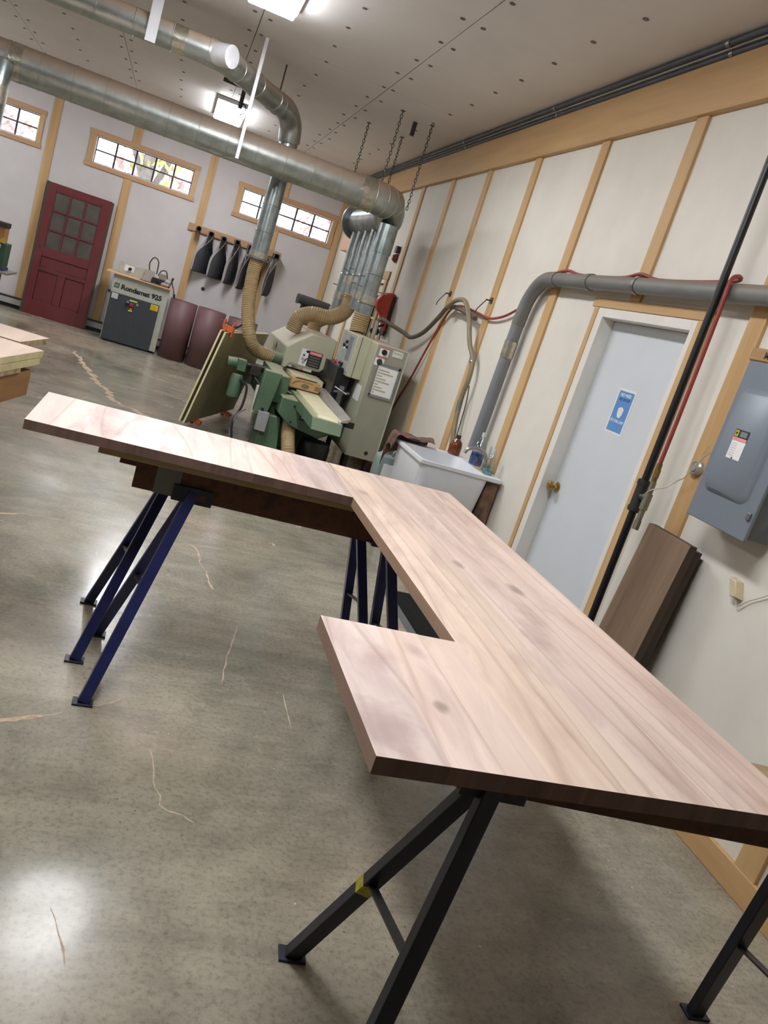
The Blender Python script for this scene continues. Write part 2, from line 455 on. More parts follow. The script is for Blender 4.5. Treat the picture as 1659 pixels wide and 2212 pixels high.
# ceiling: a deck carrying boards with open joints, and the screw heads that hold them
ceiling = MB().box(XL - .2, XW + .3, YR - .2, YB + .3, ZC + .012, ZC + .15).build('ceiling', plain('joint_shadow_backing', (120, 116, 114), .8), kind='structure', smooth=False)
xs = [1.40 + 1.2 * k for k in range(-7, 1)] + [XW + .1]
xs[0] = XL - .1
ys = [YR - .1, -1.36, 3.21, 7.78, 12.3, YB + .1]
g = 0.003
for i in range(len(xs) - 1):
    for j in range(len(ys) - 1):
        MB().box(xs[i] + g, xs[i + 1] - g, ys[j] + g, ys[j + 1] - g, ZC, ZC + .013).build('ceiling_board', ceil_mat, ceiling, bevel=0.0015)
sm = MB()
sm.lathe((0, 0, 0), [(0.017, 0.0), (0.019, 0.002), (0.015, 0.006)], 10)
proto_screw = None
for sx in (-2.26, -2.14, -1.6, -1.05, -.94, -.4, .15, .26, .8, 1.34, 1.45, 2.0):
    for k in range(15):
        sy = 4.45 + .553 * k
        if sy > 12.35: continue
        # only where the camera sees the ceiling
        d = Vector((sx, sy, ZC)) - Vector((0, 0, 1.6)); w = d.dot(FWD)
        if not (-40 < 829.5 + 1769.7 * d.dot(CR) / w < 1700 and -40 < 1106 - 1769.7 * d.dot(CU) / w < 1000): continue
        if proto_screw is None:
            proto_screw = sm.build('screw', plain('grey_screw_heads', (112, 106, 104), .5, .5), ceiling)
            o = proto_screw
        else:
            o = proto_screw.copy(); COL.objects.link(o); o.parent = ceiling
        o.location = (sx + random.uniform(-.02, .02), sy + random.uniform(-.03, .03), ZC - .005)

# right wall, with the two doorways left open
D1 = (3.683, 4.596, 2.007)
D2 = (10.12, 11.0, 2.04)
wb = MB()
T = .14
for y0, y1 in ((YR, D1[0]), (D1[1], D2[0]), (D2[1], YB + T)):
    wb.box(XW, XW + T, y0, y1, 0, ZC + .01)
for D in (D1, D2): wb.box(XW, XW + T, D[0], D[1], D[2], ZC + .01)
wall_r = wb.build('wall_right', white_wall, kind='structure', smooth=False)
BT = .018
def batten(y, z0, z1, w=.112):
    return MB().box(XW - BT, XW + .001, y - w / 2, y + w / 2, z0, z1).build('batten', pine, wall_r, bevel=.002)
for y in (-.18, .9, 2.08, 3.222): batten(y, .105, 3.13)
batten(4.298, 2.112, 3.13)
for y in (5.36, 6.44, 7.515, 8.565, 9.65): batten(y, 0.105, 3.13)
batten(10.71, 2.22, 3.13)
for y in (11.77, 12.83): batten(y, 0.105, 3.13)
lg = MB().box(XW - .032, XW, YR, YB, 3.13, 3.425); lg.box(XW - .042, XW, YR, YB, 3.122, 3.134)
lg.build('trim_1', pine_y, kind='structure', bevel=.002)
MB().box(XW - .022, XW, YR, 3.55, 0, .107).build('baseboard_right', pine_y, kind='structure', bevel=.003)
MB().box(XW - .022, XW, 4.752, 10.0, 0, .107).build('baseboard_far_right', pine_y, kind='structure', bevel=.003)

# far wall with three clerestory windows
WIN = [(-3.78, -2.285), (-1.485, 0.0), (0.772, 2.278)]
WZ = (2.438, 2.838)
fb = MB()
fb.box(XL, XW, YB, YB + T, 0, WZ[0]); fb.box(XL, XW, YB, YB + T, WZ[1], ZC + .01)
e = XL
for a, b in WIN:
    fb.box(e, a, YB, YB + T, *WZ); e = b
fb.box(e, XW, YB, YB + T, *WZ)
wall_b = fb.build('wall_far', back_wall, kind='structure', smooth=False)
for x0, x1, spans in ((-2.141, -2.027, ((.16, 3.43),)), (-.985, -.868, ((.16, 2.375), (2.91, 3.43))), (.175, .292, ((.16, 3.43),)), (1.345, 1.462, ((.16, 2.375), (2.91, 3.43))), (2.352, 2.45, ((.0, 3.43),)), (-3.35, -3.235, ((.16, 2.375), (2.91, 3.43))), (-4.5, -4.39, ((.16, 3.43),))):
    for z0, z1 in spans:
        MB().box(x0, x1, YB - BT, YB + .001, z0, z1).build('batten', pine, wall_b, bevel=.002)
munt = plain('dark_window_bars', (52, 48, 54), .5)
reveal = plain('white_window_reveal', (225, 222, 222), .5)
for n, (a, b) in enumerate(WIN):
    z0, z1 = WZ
    rv = MB()
    rv.box(a, a + .012, YB + .0, YB + T, z0, z1).box(b - .012, b, YB, YB + T, z0, z1).box(a, b, YB, YB + T, z1 - .012, z1).box(a, b, YB, YB + T, z0, z0 + .012)
    win = rv.build('window_%d' % (n + 1), reveal, kind='structure', smooth=False)
    tr = [(a - .10, b + .075, z1, z1 + .072), (a - .095, b + .08, z0 - .062, z0), (a - .082, a, z0, z1), (b, b + .062, z0, z1)]
    for x0, x1, q0, q1 in tr:
        MB().box(x0, x1, YB - .024, YB + .001, q0, q1).build('window_trim', pine_x if x1 - x0 > .3 else pine, win, bevel=.002)
    cols = 5
    for i in range(cols):
        for j in range(2):
            xa = a + .012 + (b - a - .024) * i / cols; xb = a + .012 + (b - a - .024) * (i + 1) / cols
            za = z0 + .012 + (z1 - z0 - .024) * j / 2; zb = z0 + .012 + (z1 - z0 - .024) * (j + 1) / 2
            MB().box(xa + .003, xb - .003, YB + .082, YB + .086, za + .003, zb - .003).build('pane', pane, win, smooth=False)
    for i in range(cols + 1):
        x = a + .012 + (b - a - .024) * i / cols
        MB().box(x - .013, x + .013, YB + .074, YB + .094, z0 + .01, z1 - .01).build('muntin', munt, win)
    for j in range(3):
        z = z0 + .012 + (z1 - z0 - .024) * j / 2
        MB().box(a + .01, b - .01, YB + .073, YB + .093, z - .010, z + .010).build('muntin', munt, win)

# unseen sides of the hall
MB().box(XL - T, XL, YR, YB + T, 0, ZC + .01).build('wall_left', white_wall, kind='structure', smooth=False)
MB().box(XL, XW, YR - T, YR, 0, ZC + .01).build('wall_rear', white_wall, kind='structure', smooth=False)

# flush grey door in the right wall
door_paint = plain('pale_grey_door_paint', (212, 217, 221), .42, var=.02, scale=3)
frame_paint = plain('white_door_frame_paint', (230, 226, 218), .45, var=.03, scale=5)
y0, y1, zt = D1
fr = MB()
fr.box(XW - .014, XW + T, y1 - .005, y1 + .068, 0, zt + .05).box(XW - .014, XW + T, y0 - .042, y0 + .005, 0, zt + .05).box(XW - .014, XW + T, y0 + .005, y1 - .005, zt - .005, zt + .05)
fr.box(XW + .118, XW + T, y1 - .03, y1, 0, zt).box(XW + .118, XW + T, y0, y0 + .03, 0, zt).box(XW + .118, XW + T, y0, y1, zt - .03, zt)
door1 = fr.build('door_1', frame_paint, kind='structure', bevel=.003)
for a in ((y1 + .068, y1 + .115, 0, zt + .05), (y0 - .135, y0 - .042, 0, zt + .05), (y0 - .135, y1 + .155, zt + .05, zt + .105)):
    MB().box(XW - .02, XW + .0005, *a).build('door_trim', pine if a[3] - a[2] > 1 else pine_y, door1, bevel=.003)
leaf = MB().box(XW + .077, XW + .117, y0 + .004, y1 - .007, .012, zt - .007).build('door_leaf', door_paint, door1, bevel=.002)
MB().box(XW + .1, XW + T - .002, y0 - .0, y1, 0, zt).build('dark_gap', black, door1, smooth=False)
kn = MB(); ky, kz = 4.535, .945
kn._lathe2(Vector((XW + .077, ky, kz)), Vector((-1, 0, 0)), [(.032, 0), (.033, .006), (.014, .012), (.012, .03), (.024, .038), (.030, .052), (.026, .066), (.010, .072)], 18, None)
kn.build('door_knob', brass, leaf)

# glazed door further down the right wall
y0, y1, zt = D2
fr = MB()
fr.box(XW - .012, XW + T, y1 - .05, y1, 0, zt).box(XW - .012, XW + T, y0, y0 + .05, 0, zt).box(XW - .012, XW + T, y0, y1, zt - .05, zt)
door2 = fr.build('door_2', frame_paint, kind='structure', bevel=.003)
for a in ((y1, y1 + .1, 0, zt), (y0 - .1, y0, 0, zt), (y0 - .12, y1 + .12, zt, zt + .1)):
    MB().box(XW - .022, XW + .001, *a).build('door_trim', pine if a[3] - a[2] > 1 else pine_y, door2, bevel=.003)
lf = MB()
lf.box(XW + .04, XW + .08, y0 + .055, y1 - .055, .012, .95)
lf.box(XW + .04, XW + .08, y0 + .055, y0 + .15, .95, zt - .06).box(XW + .04, XW + .08, y1 - .15, y1 - .055, .95, zt - .06).box(XW + .04, XW + .08, y0 + .055, y1 - .055, zt - .2, zt - .06)
leaf2 = lf.build('door_leaf', plain('cream_door_paint', (214, 206, 184), .45), door2, bevel=.003)
MB().box(XW + .062, XW + .066, y0 + .15, y1 - .15, .95, zt - .2).build('pane', pane_mat('dim_glass', (.5, .52, .5, 1), .12), leaf2, smooth=False)
for i in range(1, 3):
    y = y0 + .15 + (y1 - y0 - .3) * i / 3
    MB().box(XW + .045, XW + .078, y - .01, y + .01, .95, zt - .2).build('muntin', MATS['cream_door_paint'], leaf2)
for z in (1.25, 1.55): MB().box(XW + .044, XW + .079, y0 + .15, y1 - .15, z - .01, z + .01).build('muntin', MATS['cream_door_paint'], leaf2)
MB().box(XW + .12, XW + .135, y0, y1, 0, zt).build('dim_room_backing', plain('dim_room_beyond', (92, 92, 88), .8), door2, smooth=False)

# ------------------------------------------------------------------ outdoors, seen through the clerestory
MB().box(-40, 40, YB + .6, 70, -.4, -.3).build('ground', rubble('leaf_litter_ground', [(120, 104, 74), (150, 132, 96)], 2.0), kind='structure', smooth=False)
def bush(name, label, cat, c, rx, rz, mat, n, leaf, tr=None, seed=1):
    rnd = random.Random(seed)
    t = thing(name, label, cat, (c[0], c[1], -.3))
    vs = []; fs = []
    for i in range(n):
        while True:
            p = Vector((rnd.uniform(-1, 1), rnd.uniform(-1, 1), rnd.uniform(-1, 1)))
            if .25 < p.length < 1: break
        q = Vector((c[0] + p.x * rx, c[1] + p.y * rx * .6, max(-.29, c[2] + p.z * rz)))
        u = Vector((rnd.uniform(-1, 1), rnd.uniform(-1, 1), rnd.uniform(-1, 1))).normalized(); v = u.orthogonal().normalized()
        k = len(vs); s = leaf * rnd.uniform(.6, 1.3)
        vs += [q - u * s, q + v * s * .5, q + u * s, q - v * s * .5]; fs.append((k, k + 1, k + 2, k + 3))
    MB().add(vs, fs).build('foliage', mat, t, smooth=False, kind='stuff')
    if tr:
        b = MB()
        for path, r in tr: b.tube(path, r, 8)
        b.build('branches', plain('grey_bark', (122, 116, 110), .8, var=.2, scale=8), t)
    return t
pinkleaf = rubble('dusty_rose_leaves', [(206, 178, 176), (228, 206, 204)], 3.0)
yleaf = rubble('yellow_green_leaves', [(150, 150, 92), (190, 182, 110)], 3.0)
bush('hedge', 'russet autumn hedge outside the window above the red door', 'hedge', (-5.6, 26, 2.0), 2.4, 2.4, pinkleaf, 1500, .2, seed=3)
bush('hedge', 'russet autumn hedge outside the middle clerestory window behind the tree', 'hedge', (-.4, 28, 2.2), 2.3, 2.6, pinkleaf, 1500, .2, seed=4)
bush('hedge', 'russet autumn hedge outside the window nearest the corner', 'hedge', (4.6, 27, 2.2), 2.5, 2.4, pinkleaf, 1500, .2, seed=5)
bush('tree', 'bare grey tree with a few yellow leaves outside the middle window', 'tree', (-.95, 22, 4.2), 1.25, 1.3, yleaf, 150, .12,
     [([(-1.1, 22, -.3), (-1.1, 22, 2), (-1.05, 22.0, 4), (-.9, 22, 6.5)], [.22, .19, .15, .05]), ([(-1.08, 22, 2.2), (-.6, 22, 3.6), (.1, 22, 4.6)], [.09, .06, .02]),
      ([(-1.08, 22, 2.8), (-1.6, 22, 3.8), (-1.9, 22, 5)], [.08, .05, .02]), ([(-1.05, 22, 3.4), (-.75, 21.8, 4.2), (-.5, 21.6, 5.4)], [.07, .04, .02])], seed=6)

# ------------------------------------------------------------------ ceiling light fixtures
diff = emit('lit_diffuser', (0.94, 0.96, 1.0, 1), LAMP)
def fixture(x, y0, y1, label):
    t = thing('ceiling_light', label, 'light', (x, (y0 + y1) / 2, ZC), 'long ceiling light fixtures')
    MB().box(x - .19, x + .19, y0, y1, ZC - .05, ZC - .0005).build('housing', white_metal, t, bevel=.008)
    MB().box(x - .17, x + .17, y0 + .02, y1 - .02, ZC - .085, ZC - .049).build('diffuser', diff, t, bevel=.01)
    return t
fixture(.235, 5.15, 6.75, 'glaring long ceiling light beside the capped duct branch')
fixture(.235, 11.0, 12.5, 'long ceiling light glowing above the long dusty duct by the windows')
fixture(.235, 1.45, 3.05, 'long ceiling light straight above the long arm of the countertop')
for y, l in ((3.6, 'long ceiling light over the open floor beside the lumber piles'), (11.0, 'long ceiling light over the green saw by the far wall')):
    fixture(-3.6, y, y + 1.55, l)

# ================================================================== THE COUNTERTOP ON ITS SAWHORSES
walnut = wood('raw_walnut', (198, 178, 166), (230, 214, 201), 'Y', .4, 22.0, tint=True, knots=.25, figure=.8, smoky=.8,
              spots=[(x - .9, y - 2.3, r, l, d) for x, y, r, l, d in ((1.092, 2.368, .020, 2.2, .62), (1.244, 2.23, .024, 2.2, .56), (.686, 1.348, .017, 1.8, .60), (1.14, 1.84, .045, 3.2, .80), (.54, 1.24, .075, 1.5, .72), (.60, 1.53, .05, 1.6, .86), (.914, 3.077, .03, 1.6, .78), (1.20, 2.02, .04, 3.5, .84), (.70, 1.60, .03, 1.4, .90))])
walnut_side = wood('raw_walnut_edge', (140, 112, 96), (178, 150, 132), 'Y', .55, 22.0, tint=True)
walnut_end = wood('raw_walnut_end_grain', (84, 64, 57), (118, 94, 84), 'Z', .65, 30.0, tint=True)
ZT, ZU = .925, .890
ct = thing('countertop', 'large U-shaped walnut plank countertop resting on metal-legged sawhorses', 'countertop', (.9, 2.3, ZU))
def yfar(x): return 3.457 + (x + .338) * .0446
def yfront(x): return 2.897 + (x + .334) * .0465
def yn(x): return 1.1362 - .006 * (x - .497)
# (x0, x1, kind, tint)
far = [(-.337, -.150, (1.18, 1.13, 1.16)), (-.150, .053, (1.15, 1.08, 1.11)), (.053, .318, (1.17, 1.12, 1.13)), (.318, .451, (1.14, 1.10, 1.10)), (.451, .560, (1.18, 1.14, 1.13)), (.560, .664, (1.10, 1.03, 1.04)), (.664, .843, (1.0, .98, 1.02))]
main_ = [(.843, .985, (1.12, 1.07, .99)), (.985, 1.062, (.93, .88, .82)), (1.062, 1.200, (.97, .92, .91)), (1.200, 1.332, (.93, .87, .85)), (1.332, 1.454, (1.01, .94, .91))]
near = [(.497, .635, (1.03, 1.0, 1.03)), (.635, .743, (1.13, 1.08, 1.06)), (.743, .843, (1.03, .96, .93))]
J = -.0001
def board(c, tint):
    bot = [(x, y, ZU) for x, y in c]; top = [(x, y, ZT) for x, y in c]
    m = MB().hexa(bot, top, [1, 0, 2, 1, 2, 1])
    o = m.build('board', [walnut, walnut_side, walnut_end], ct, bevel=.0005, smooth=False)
    o.color = tint + (1,)
for x0, x1, t in far: board([(x0 + J, yfront(x0)), (x1 - J, yfront(x1)), (x1 - J, yfar(x1)), (x0 + J, yfar(x0))], t)
for x0, x1, t in main_: board([(x0 + J - .003, yn(x0)), (x1 - J - .003, yn(x1)), (x1 - J + .003, yfar(x1)), (x0 + J + .003, yfar(x0))], t)
for x0, x1, t in near: board([(x0 + J, yn(x0)), (x1 - J - (.003 if x1 > .84 else 0), yn(x1)), (x1 - J, 1.702), (x0 + J, 1.700)], t)

navy = plain('navy_leg_paint', (36, 42, 90), .36, var=.25, scale=14, bmp=.05)
navy_dk = plain('black_blue_bracket_paint', (26, 30, 42), .42, var=.2, scale=14)
rust = rubble('rust_brown_plank', [(58, 38, 28), (86, 54, 36), (70, 48, 36)], 20.0)
tape_g = plain('grey_duct_tape', (104, 104, 100), .5)
HB, FO, SP, ZA = .40, .205, .282, .765
char = plain('charcoal_leg_paint', (32, 33, 44), .4, var=.25, scale=14, bmp=.05)
def sawhorse(loc, rz, label, z0, z1, legm=None):
    legm = legm or navy
    t = thing('sawhorse', label, 'sawhorse', loc, 'sawhorses under the countertop')
    t.rotation_euler = (0, 0, 0)
    X = Matrix.Translation(Vector(loc)) @ Matrix.Rotation(rz, 4, 'Z')
    def mb(): return MB(X)
    mb().box(-.62, .62, -.02, .02, z0, z1).build('beam', rust, t, bevel=.003)
    for sx in (-1, 1):
        bx = sx * HB
        b = mb()
        b.box(bx - .075, bx + .075, -.030, -.021, z0 - .005, z0 + .052).box(bx - .075, bx + .075, .021, .030, z0 - .005, z0 + .052).box(bx - .075, bx + .075, -.03, .03, z0 - .010, z0 - .001)
        br = b.build('bracket', navy_dk, t, bevel=.002)
        mb().box(bx + .005, bx + .052, -.0312, -.0295, z0 + .008, z0 + .030).build('bracket_slot', rust, br, smooth=False)
        P = {}
        for sy in (-1, 1):
            a = Vector((bx, sy * .016, z0 + .03)); f = Vector((bx + sx * FO, sy * SP, .006))
            P[sy] = (a, f)
            lg_ = mb().bar(a, f, .040, .032, (0, 1, 0)).build('leg', legm, t, bevel=.002)
            mb().box(f.x - .036, f.x + .036, f.y - .026, f.y + .026, 0, .008).build('foot_plate', navy_dk, lg_, bevel=.001)
        q = [P[s][0].lerp(P[s][1], .47 if s < 0 else .56) for s in (-1, 1)]
        mb().bar(q[0], q[1], .022, .006, (0, 0, 1)).build('brace', dsteel, t)
    return t, X
ZB0, ZB1 = .747, .865
shB, XB = sawhorse((.667, 3.035, 0), 0, 'navy-legged sawhorse with a grey taped beam under the long countertop arm', ZB0, ZB1)
MB(XB).box(-.545, -.455, -.0212, .0212, ZB0 - .001, ZB1 + .0005).build('tape_band', tape_g, shB)
shA, XA = sawhorse((.605, 3.340, 0), 0, 'navy-legged sawhorse hidden behind the taped one under the long arm', ZB0, ZB1)
shC, XC = sawhorse((1.268, 1.336, 0), math.radians(-5.5), 'black-legged sawhorse with a yellow sticker under the short countertop arm', ZB0, ZB1, char)
# yellow sticker on its far left leg
a = Vector((-HB, .016, ZB0 + .03)); f = Vector((-HB - FO, SP, .006))
MB(XC).bar(a.lerp(f, .56), a.lerp(f, .60), .0404, .0324, (0, 1, 0)).build('sticker', plain('worn_yellow_sticker', (186, 172, 62), .6, var=.3, scale=60), shC)
sp = MB().hexa([(-.09, 2.925, ZB1), (1.16, 2.985, ZB1), (1.16, 3.42, ZB1), (-.09, 3.40, ZB1)], [(-.09, 2.925, ZU), (1.16, 2.985, ZU), (1.16, 3.42, ZU), (-.09, 3.40, ZU)])
tag(sp.build('spacer_board', wood('dull_plywood', (128, 108, 80), (164, 142, 108), 'X', .6, 16.0), bevel=.002), 'dull tan plywood spacer between long countertop arm and its sawhorses', 'board')
sp2 = MB(XC).box(-.60, .60, -.10, .10, ZB1, ZU)
tag(sp2.build('spacer_board', MATS['dull_plywood'], bevel=.002), 'dull tan plywood spacer under the short countertop arm', 'board')

# black mat on the floor beyond the notch
mt = thing('rubber_mat', 'black rubber floor mat with a ramped grey edge beside the countertop', 'mat', (2.0, 3.6, 0))
MB().hexa([(1.735, 2.9, 0), (2.24, 2.9, 0), (2.24, 4.66, 0), (1.735, 4.66, 0)], [(1.735, 2.9, .014), (2.24, 2.9, .014), (2.24, 4.655, .014), (1.735, 4.655, .014)]).build('mat', plain('black_mat_rubber', (20, 20, 20), .8, var=.3, scale=30, bmp=.3, spec=.2), mt)
MB().hexa([(1.692, 2.9, 0), (1.737, 2.9, 0), (1.737, 4.66, 0), (1.692, 4.66, 0)], [(1.722, 2.9, .010), (1.737, 2.9, .014), (1.737, 4.655, .014), (1.722, 4.655, .010)]).build('edge_strip', plain('worn_grey_rubber', (92, 92, 92), .5), mt)

# ================================================================== DUCT WORK
def duct_tube(mb, path, r, seam=.30, n=28, first=.12):
    """spiral duct: a tube with raised seam rings every so often"""
    P = resample(path, .02 if len(path) > 6 else .05)
    # straight runs: only rings at the seams
    out = []; rs = []; d = first; prev = P[0]; acc = 0
    for i, p in enumerate(P):
        acc += (p - prev).length; prev = p
        out.append(p)
        rs.append(r)
    mb.tube(out, rs, n)
    acc = 0; nxt = first
    for a, b in zip(P, P[1:]):
        L = (b - a).length
        while nxt <= acc + L:
            t = (nxt - acc) / L; c = a.lerp(b, t); dv = (b - a).normalized()
            mb.tube([c - dv * .006, c - dv * .003, c + dv * .003, c + dv * .006], [r * .99, r + .0045, r + .0045, r * .99], n, False)
            nxt += seam
        acc += L
    return mb

# long main duct, elbow at its end, plenum running back over the moulder
RD = .150
d1 = thing('main_duct', 'long dusty galvanised main duct hung by chains below ceiling', 'duct', (0, 8.3, 2.66))
duct_tube(MB(), [(XL + .3, 8.3, 2.66), (1.62, 8.3, 2.66)], RD, .27).build('duct_run', galv, d1)
el = [(1.58, 8.3, 2.66)] + arc((1.62, 8.56, 2.66), (0, -1, 0), (1, 0, 0), .26, 0, math.radians(62), 6)[0:]
el = el + [(1.905, 8.55, 2.59), (1.93, 8.66, 2.54)]
elb = MB(); elb.tube(spline(el, 4), RD + .006, 28)
for i in (6, 13, 20, 27):
    S = spline(el, 4)
    if i + 1 < len(S):
        c = S[i]; dv = (S[i + 1] - S[i]).normalized()
        elb.tube([c - dv * .008, c, c + dv * .008], [RD + .007, RD + .013, RD + .007], 28, False)
elb.build('elbow', galv, d1)
MB().tube([(1.52, 8.3, 2.66), (1.52, 8.3, 2.66 + 1e-5), (1.64, 8.3, 2.66)], RD + .009, 28, False).build('tape_band', foil, d1)
MB().tube([(-1.66, 8.3, 2.66), (-1.56, 8.3, 2.66)], RD + .004, 28, False).build('tape_band', foil, d1)
pl = MB(); pl.tube([(1.93, 8.62, 2.55), (1.90, 9.0, 2.53), (1.84, 9.62, 2.51)], RD, 28)
pl.build('plenum', galv_clean, d1)
MB().cyl((1.842, 9.60, 2.51), (1.838, 9.63, 2.51), .205, 32).build('end_flange', galv_clean, d1)

def hose(mb, pts, r, pitch=.022, n=16):
    P = resample(spline(pts, 14), pitch / 2)
    mb.tube(P, [r * (1.0 if i % 2 else .93) for i in range(len(P))], n)
    return mb
# five drops from the plenum
def drop(x, y, r, zt, zb, label, clamp=True):
    b = MB(); b.tube([(x, y, zt), (x, y, zt - .28)], r * 1.12, 20).tube([(x, y, zt - .2), (x, y, zb)], r, 20)
    for z in (zt - .50, zt - .8):
        if z > zb + .1: b.tube([(x, y, z - .006), (x, y, z), (x, y, z + .006)], [r, r + .004, r], 20, False)
    t = b.build('drop_pipe', galv_clean, d1); t['label'] = label
    if clamp:
        MB().tube([(x, y, zb + .12), (x, y, zb + .20)], r + .006, 20, False).build('collar', foil, t)
        g_ = MB().box(x - r - .05, x + r + .10, y - .008, y + .008, zb + .26, zb + .27); g_.build('blast_gate', steel, t)
    return t
drop(1.915, 8.42, .086, 2.47, 1.56, 'wide galvanised drop pipe nearest the red hose reel')
drop(1.905, 8.80, .066, 2.44, 1.58, 'slim galvanised drop pipe beside the widest drop')
drop(1.885, 9.05, .064, 2.43, 1.72, 'slim galvanised drop pipe feeding the hose that bends to the hood')
drop(1.865, 9.28, .064, 2.43, 1.70, 'slim galvanised drop pipe second from the plenum end')
drop(1.845, 9.50, .064, 2.42, 1.52, 'slim galvanised drop pipe at the plenum end')
ht = thing('flex_hose', 'tan corrugated hose running straight down into the machine cabinet', 'hose', (1.93, 8.42, 1.36), 'tan corrugated dust hoses')
hose(MB(), [(1.915, 8.42, 1.57), (1.915, 8.42, 1.46), (1.92, 8.41, 1.381)], .092).build('hose', hose_tan, ht)
h2 = thing('flex_hose', 'tan corrugated hose sweeping from drop pipe to the hood top', 'hose', (1.70, 8.9, 1.3), 'tan corrugated dust hoses')
hose(MB(), [(1.885, 9.05, 1.73), (1.885, 9.05, 1.66), (1.84, 9.0, 1.52), (1.70, 8.98, 1.42), (1.52, 9.02, 1.40), (1.405, 9.08, 1.32), (1.375, 9.11, 1.165)], .086).build('hose', hose_tan, h2)
h3 = thing('flex_hose', 'tan corrugated hose dropping behind the hood from the last drop pipe', 'hose', (1.8, 9.6, 1.1), 'tan corrugated dust hoses')
hose(MB(), [(1.845, 9.50, 1.53), (1.84, 9.52, 1.45), (1.77, 9.60, 1.385), (1.70, 9.66, 1.31), (1.69, 9.67, 1.218)], .080).build('hose', hose_tan, h3)

# upper branch duct with a capped stub, then down to the left-hand hose
d2 = thing('branch_duct', 'dusty galvanised branch duct running high under ceiling then turning down', 'duct', (.2, 7.8, 3.15))
duct_tube(MB(), [(XL + .3, 7.5, 3.15), (-.10, 7.5, 3.15)], .102, .29).build('duct_run', galv, d2)
MB().tube([(-.40, 7.5, 3.15), (-.30, 7.5, 3.15)], .106, 24, False).build('tape_band', foil, d2)
MB().tube(spline([(-.14, 7.5, 3.15), (-.02, 7.53, 3.15), (.08, 7.64, 3.15)], 6), .108, 24).build('elbow', galv, d2)
duct_tube(MB(), [(.05, 7.62, 3.15), (.60, 8.46, 3.15)], .100, .35).build('duct_run', galv, d2)
MB().tube(spline([(.56, 8.40, 3.15), (.66, 8.545, 3.14), (.745, 8.65, 3.05), (.775, 8.68, 2.90)], 6), .106, 24).build('elbow', galv, d2)
MB().tube([(-.06, 7.47, 3.15), (.06, 7.36, 3.15)], .086, 24).build('capped_stub', plain('painted_lamp_reflection', (232, 232, 236), .3, .2), d2)  # near-white colour paints in the lamp's reflection on the capped end
dp = duct_tube(MB(), [(.775, 8.68, 2.93), (.775, 8.68, 1.80)], .090, .26, 24).build('drop_pipe', galv_clean, d2)
MB().tube([(.775, 8.68, 1.76), (.775, 8.68, 1.83)], .094, 24, False).build('collar', foil, dp)
MB().tube([(.775, 8.68, 1.755), (.775, 8.68, 1.775)], [.115, .115], 24).build('clamp_ring', steel, dp)
h4 = thing('flex_hose', 'tan corrugated hose hanging from the tall drop pipe to the hood side port', 'hose', (.8, 8.66, .9), 'tan corrugated dust hoses')
hose(MB(), [(.775, 8.68, 1.757), (.772, 8.67, 1.6), (.80, 8.59, 1.3), (.865, 8.51, 1.06), (.925, 8.53, .945), (1.02, 8.62, .885), (1.16, 8.70, .865)], .070).build('hose', hose_tan, h4)

d3 = MB().tube([(-1.70, 8.16, 2.60), (-1.70, 8.10, 2.42), (-1.70, 8.10, 0.0)], .10, 22).build('drop_pipe', galv_clean, d1)
MB().tube([(-1.70, 8.10, 2.28), (-1.70, 8.10, 2.42)], .104, 22, False).build('tape_band', foil, d3)

# hangers
tag(MB().box(.287, .316, 7.765, 7.771, 2.49, ZC).build('hanger_strap', white_metal), 'long white steel strap hanging in front of the main duct', 'strap')
tag(MB().box(-.60, -.52, 7.37, 7.376, 3.03, ZC).build('hanger_strap', white_metal), 'wide white steel strap holding the upper branch duct', 'strap')
tag(MB().cyl((.55, 8.38, 3.24), (.55, 8.38, ZC), .007, 8).build('threaded_rod', dsteel), 'thin threaded rod holding the slanting duct piece', 'rod')
rl = thing('conduit_drop', 'dark electrical conduit drop with a loop of cable behind branch duct', 'conduit', (.3, 9.9, 2.9))
MB().cyl((.285, 9.9, 3.23), (.285, 9.9, ZC), .022, 12).build('conduit', dsteel, rl)
MB().cyl((.285, 9.9, ZC - .035), (.05, 9.9, ZC - .03), .022, 12).build('arm', dsteel, rl)
MB().tube(spline([(.30, 9.88, 3.28), (.34, 9.86, 3.26), (.34, 9.86, 3.20), (.30, 9.87, 3.16)], 6), .006, 6).build('cable', black, rl)

def chain(p, z1, z0, label):
    x, y = p
    t = MB(); n = int((z1 - z0) / .034)
    for i in range(n):
        z = z1 - .02 - i * .034
        u = Vector((1, 0, 0)) if i % 2 else Vector((0, 1, 0))
        ring = [Vector((x, y, z)) + u * (.011 * math.cos(a)) + Vector((0, 0, 1)) * (.021 * math.sin(a)) for a in [2 * math.pi * k / 10 for k in range(11)]]
        t.tube(ring, .0038, 5, False)
    t.box(x - .02, x + .02, y - .02, y + .02, z1 - .006, z1 - .0005)
    return tag(t.build('chain', dsteel), label, 'chain', 'hanger chains over the duct plenum')
chain((1.59, 9.36), ZC, 2.70, 'steel hanger chain over the plenum on the window side')
chain((1.99, 9.41), ZC, 2.70, 'steel hanger chain over the far end of the plenum on the wall side')
chain((1.69, 8.30), ZC, 2.80, 'steel hanger chain over the end of the long main duct')
chain((2.03, 8.40), ZC, 2.66, 'steel hanger chain nearest the pine-trimmed wall')
tag(MB().box(1.87, 1.91, 8.53, 8.56, ZC - .13, ZC - .0005).build('steel_bracket', dsteel), 'short steel bracket on ceiling among the chains', 'bracket')

# ================================================================== THE MOULDER (long machine feeding along the wall)
mo = thing('moulder_machine', 'sage and green four-sided moulder with hood under the duct drops', 'machine', (1.5, 8.4, 0))
decal = plain('black_print', (26, 26, 28), .6)
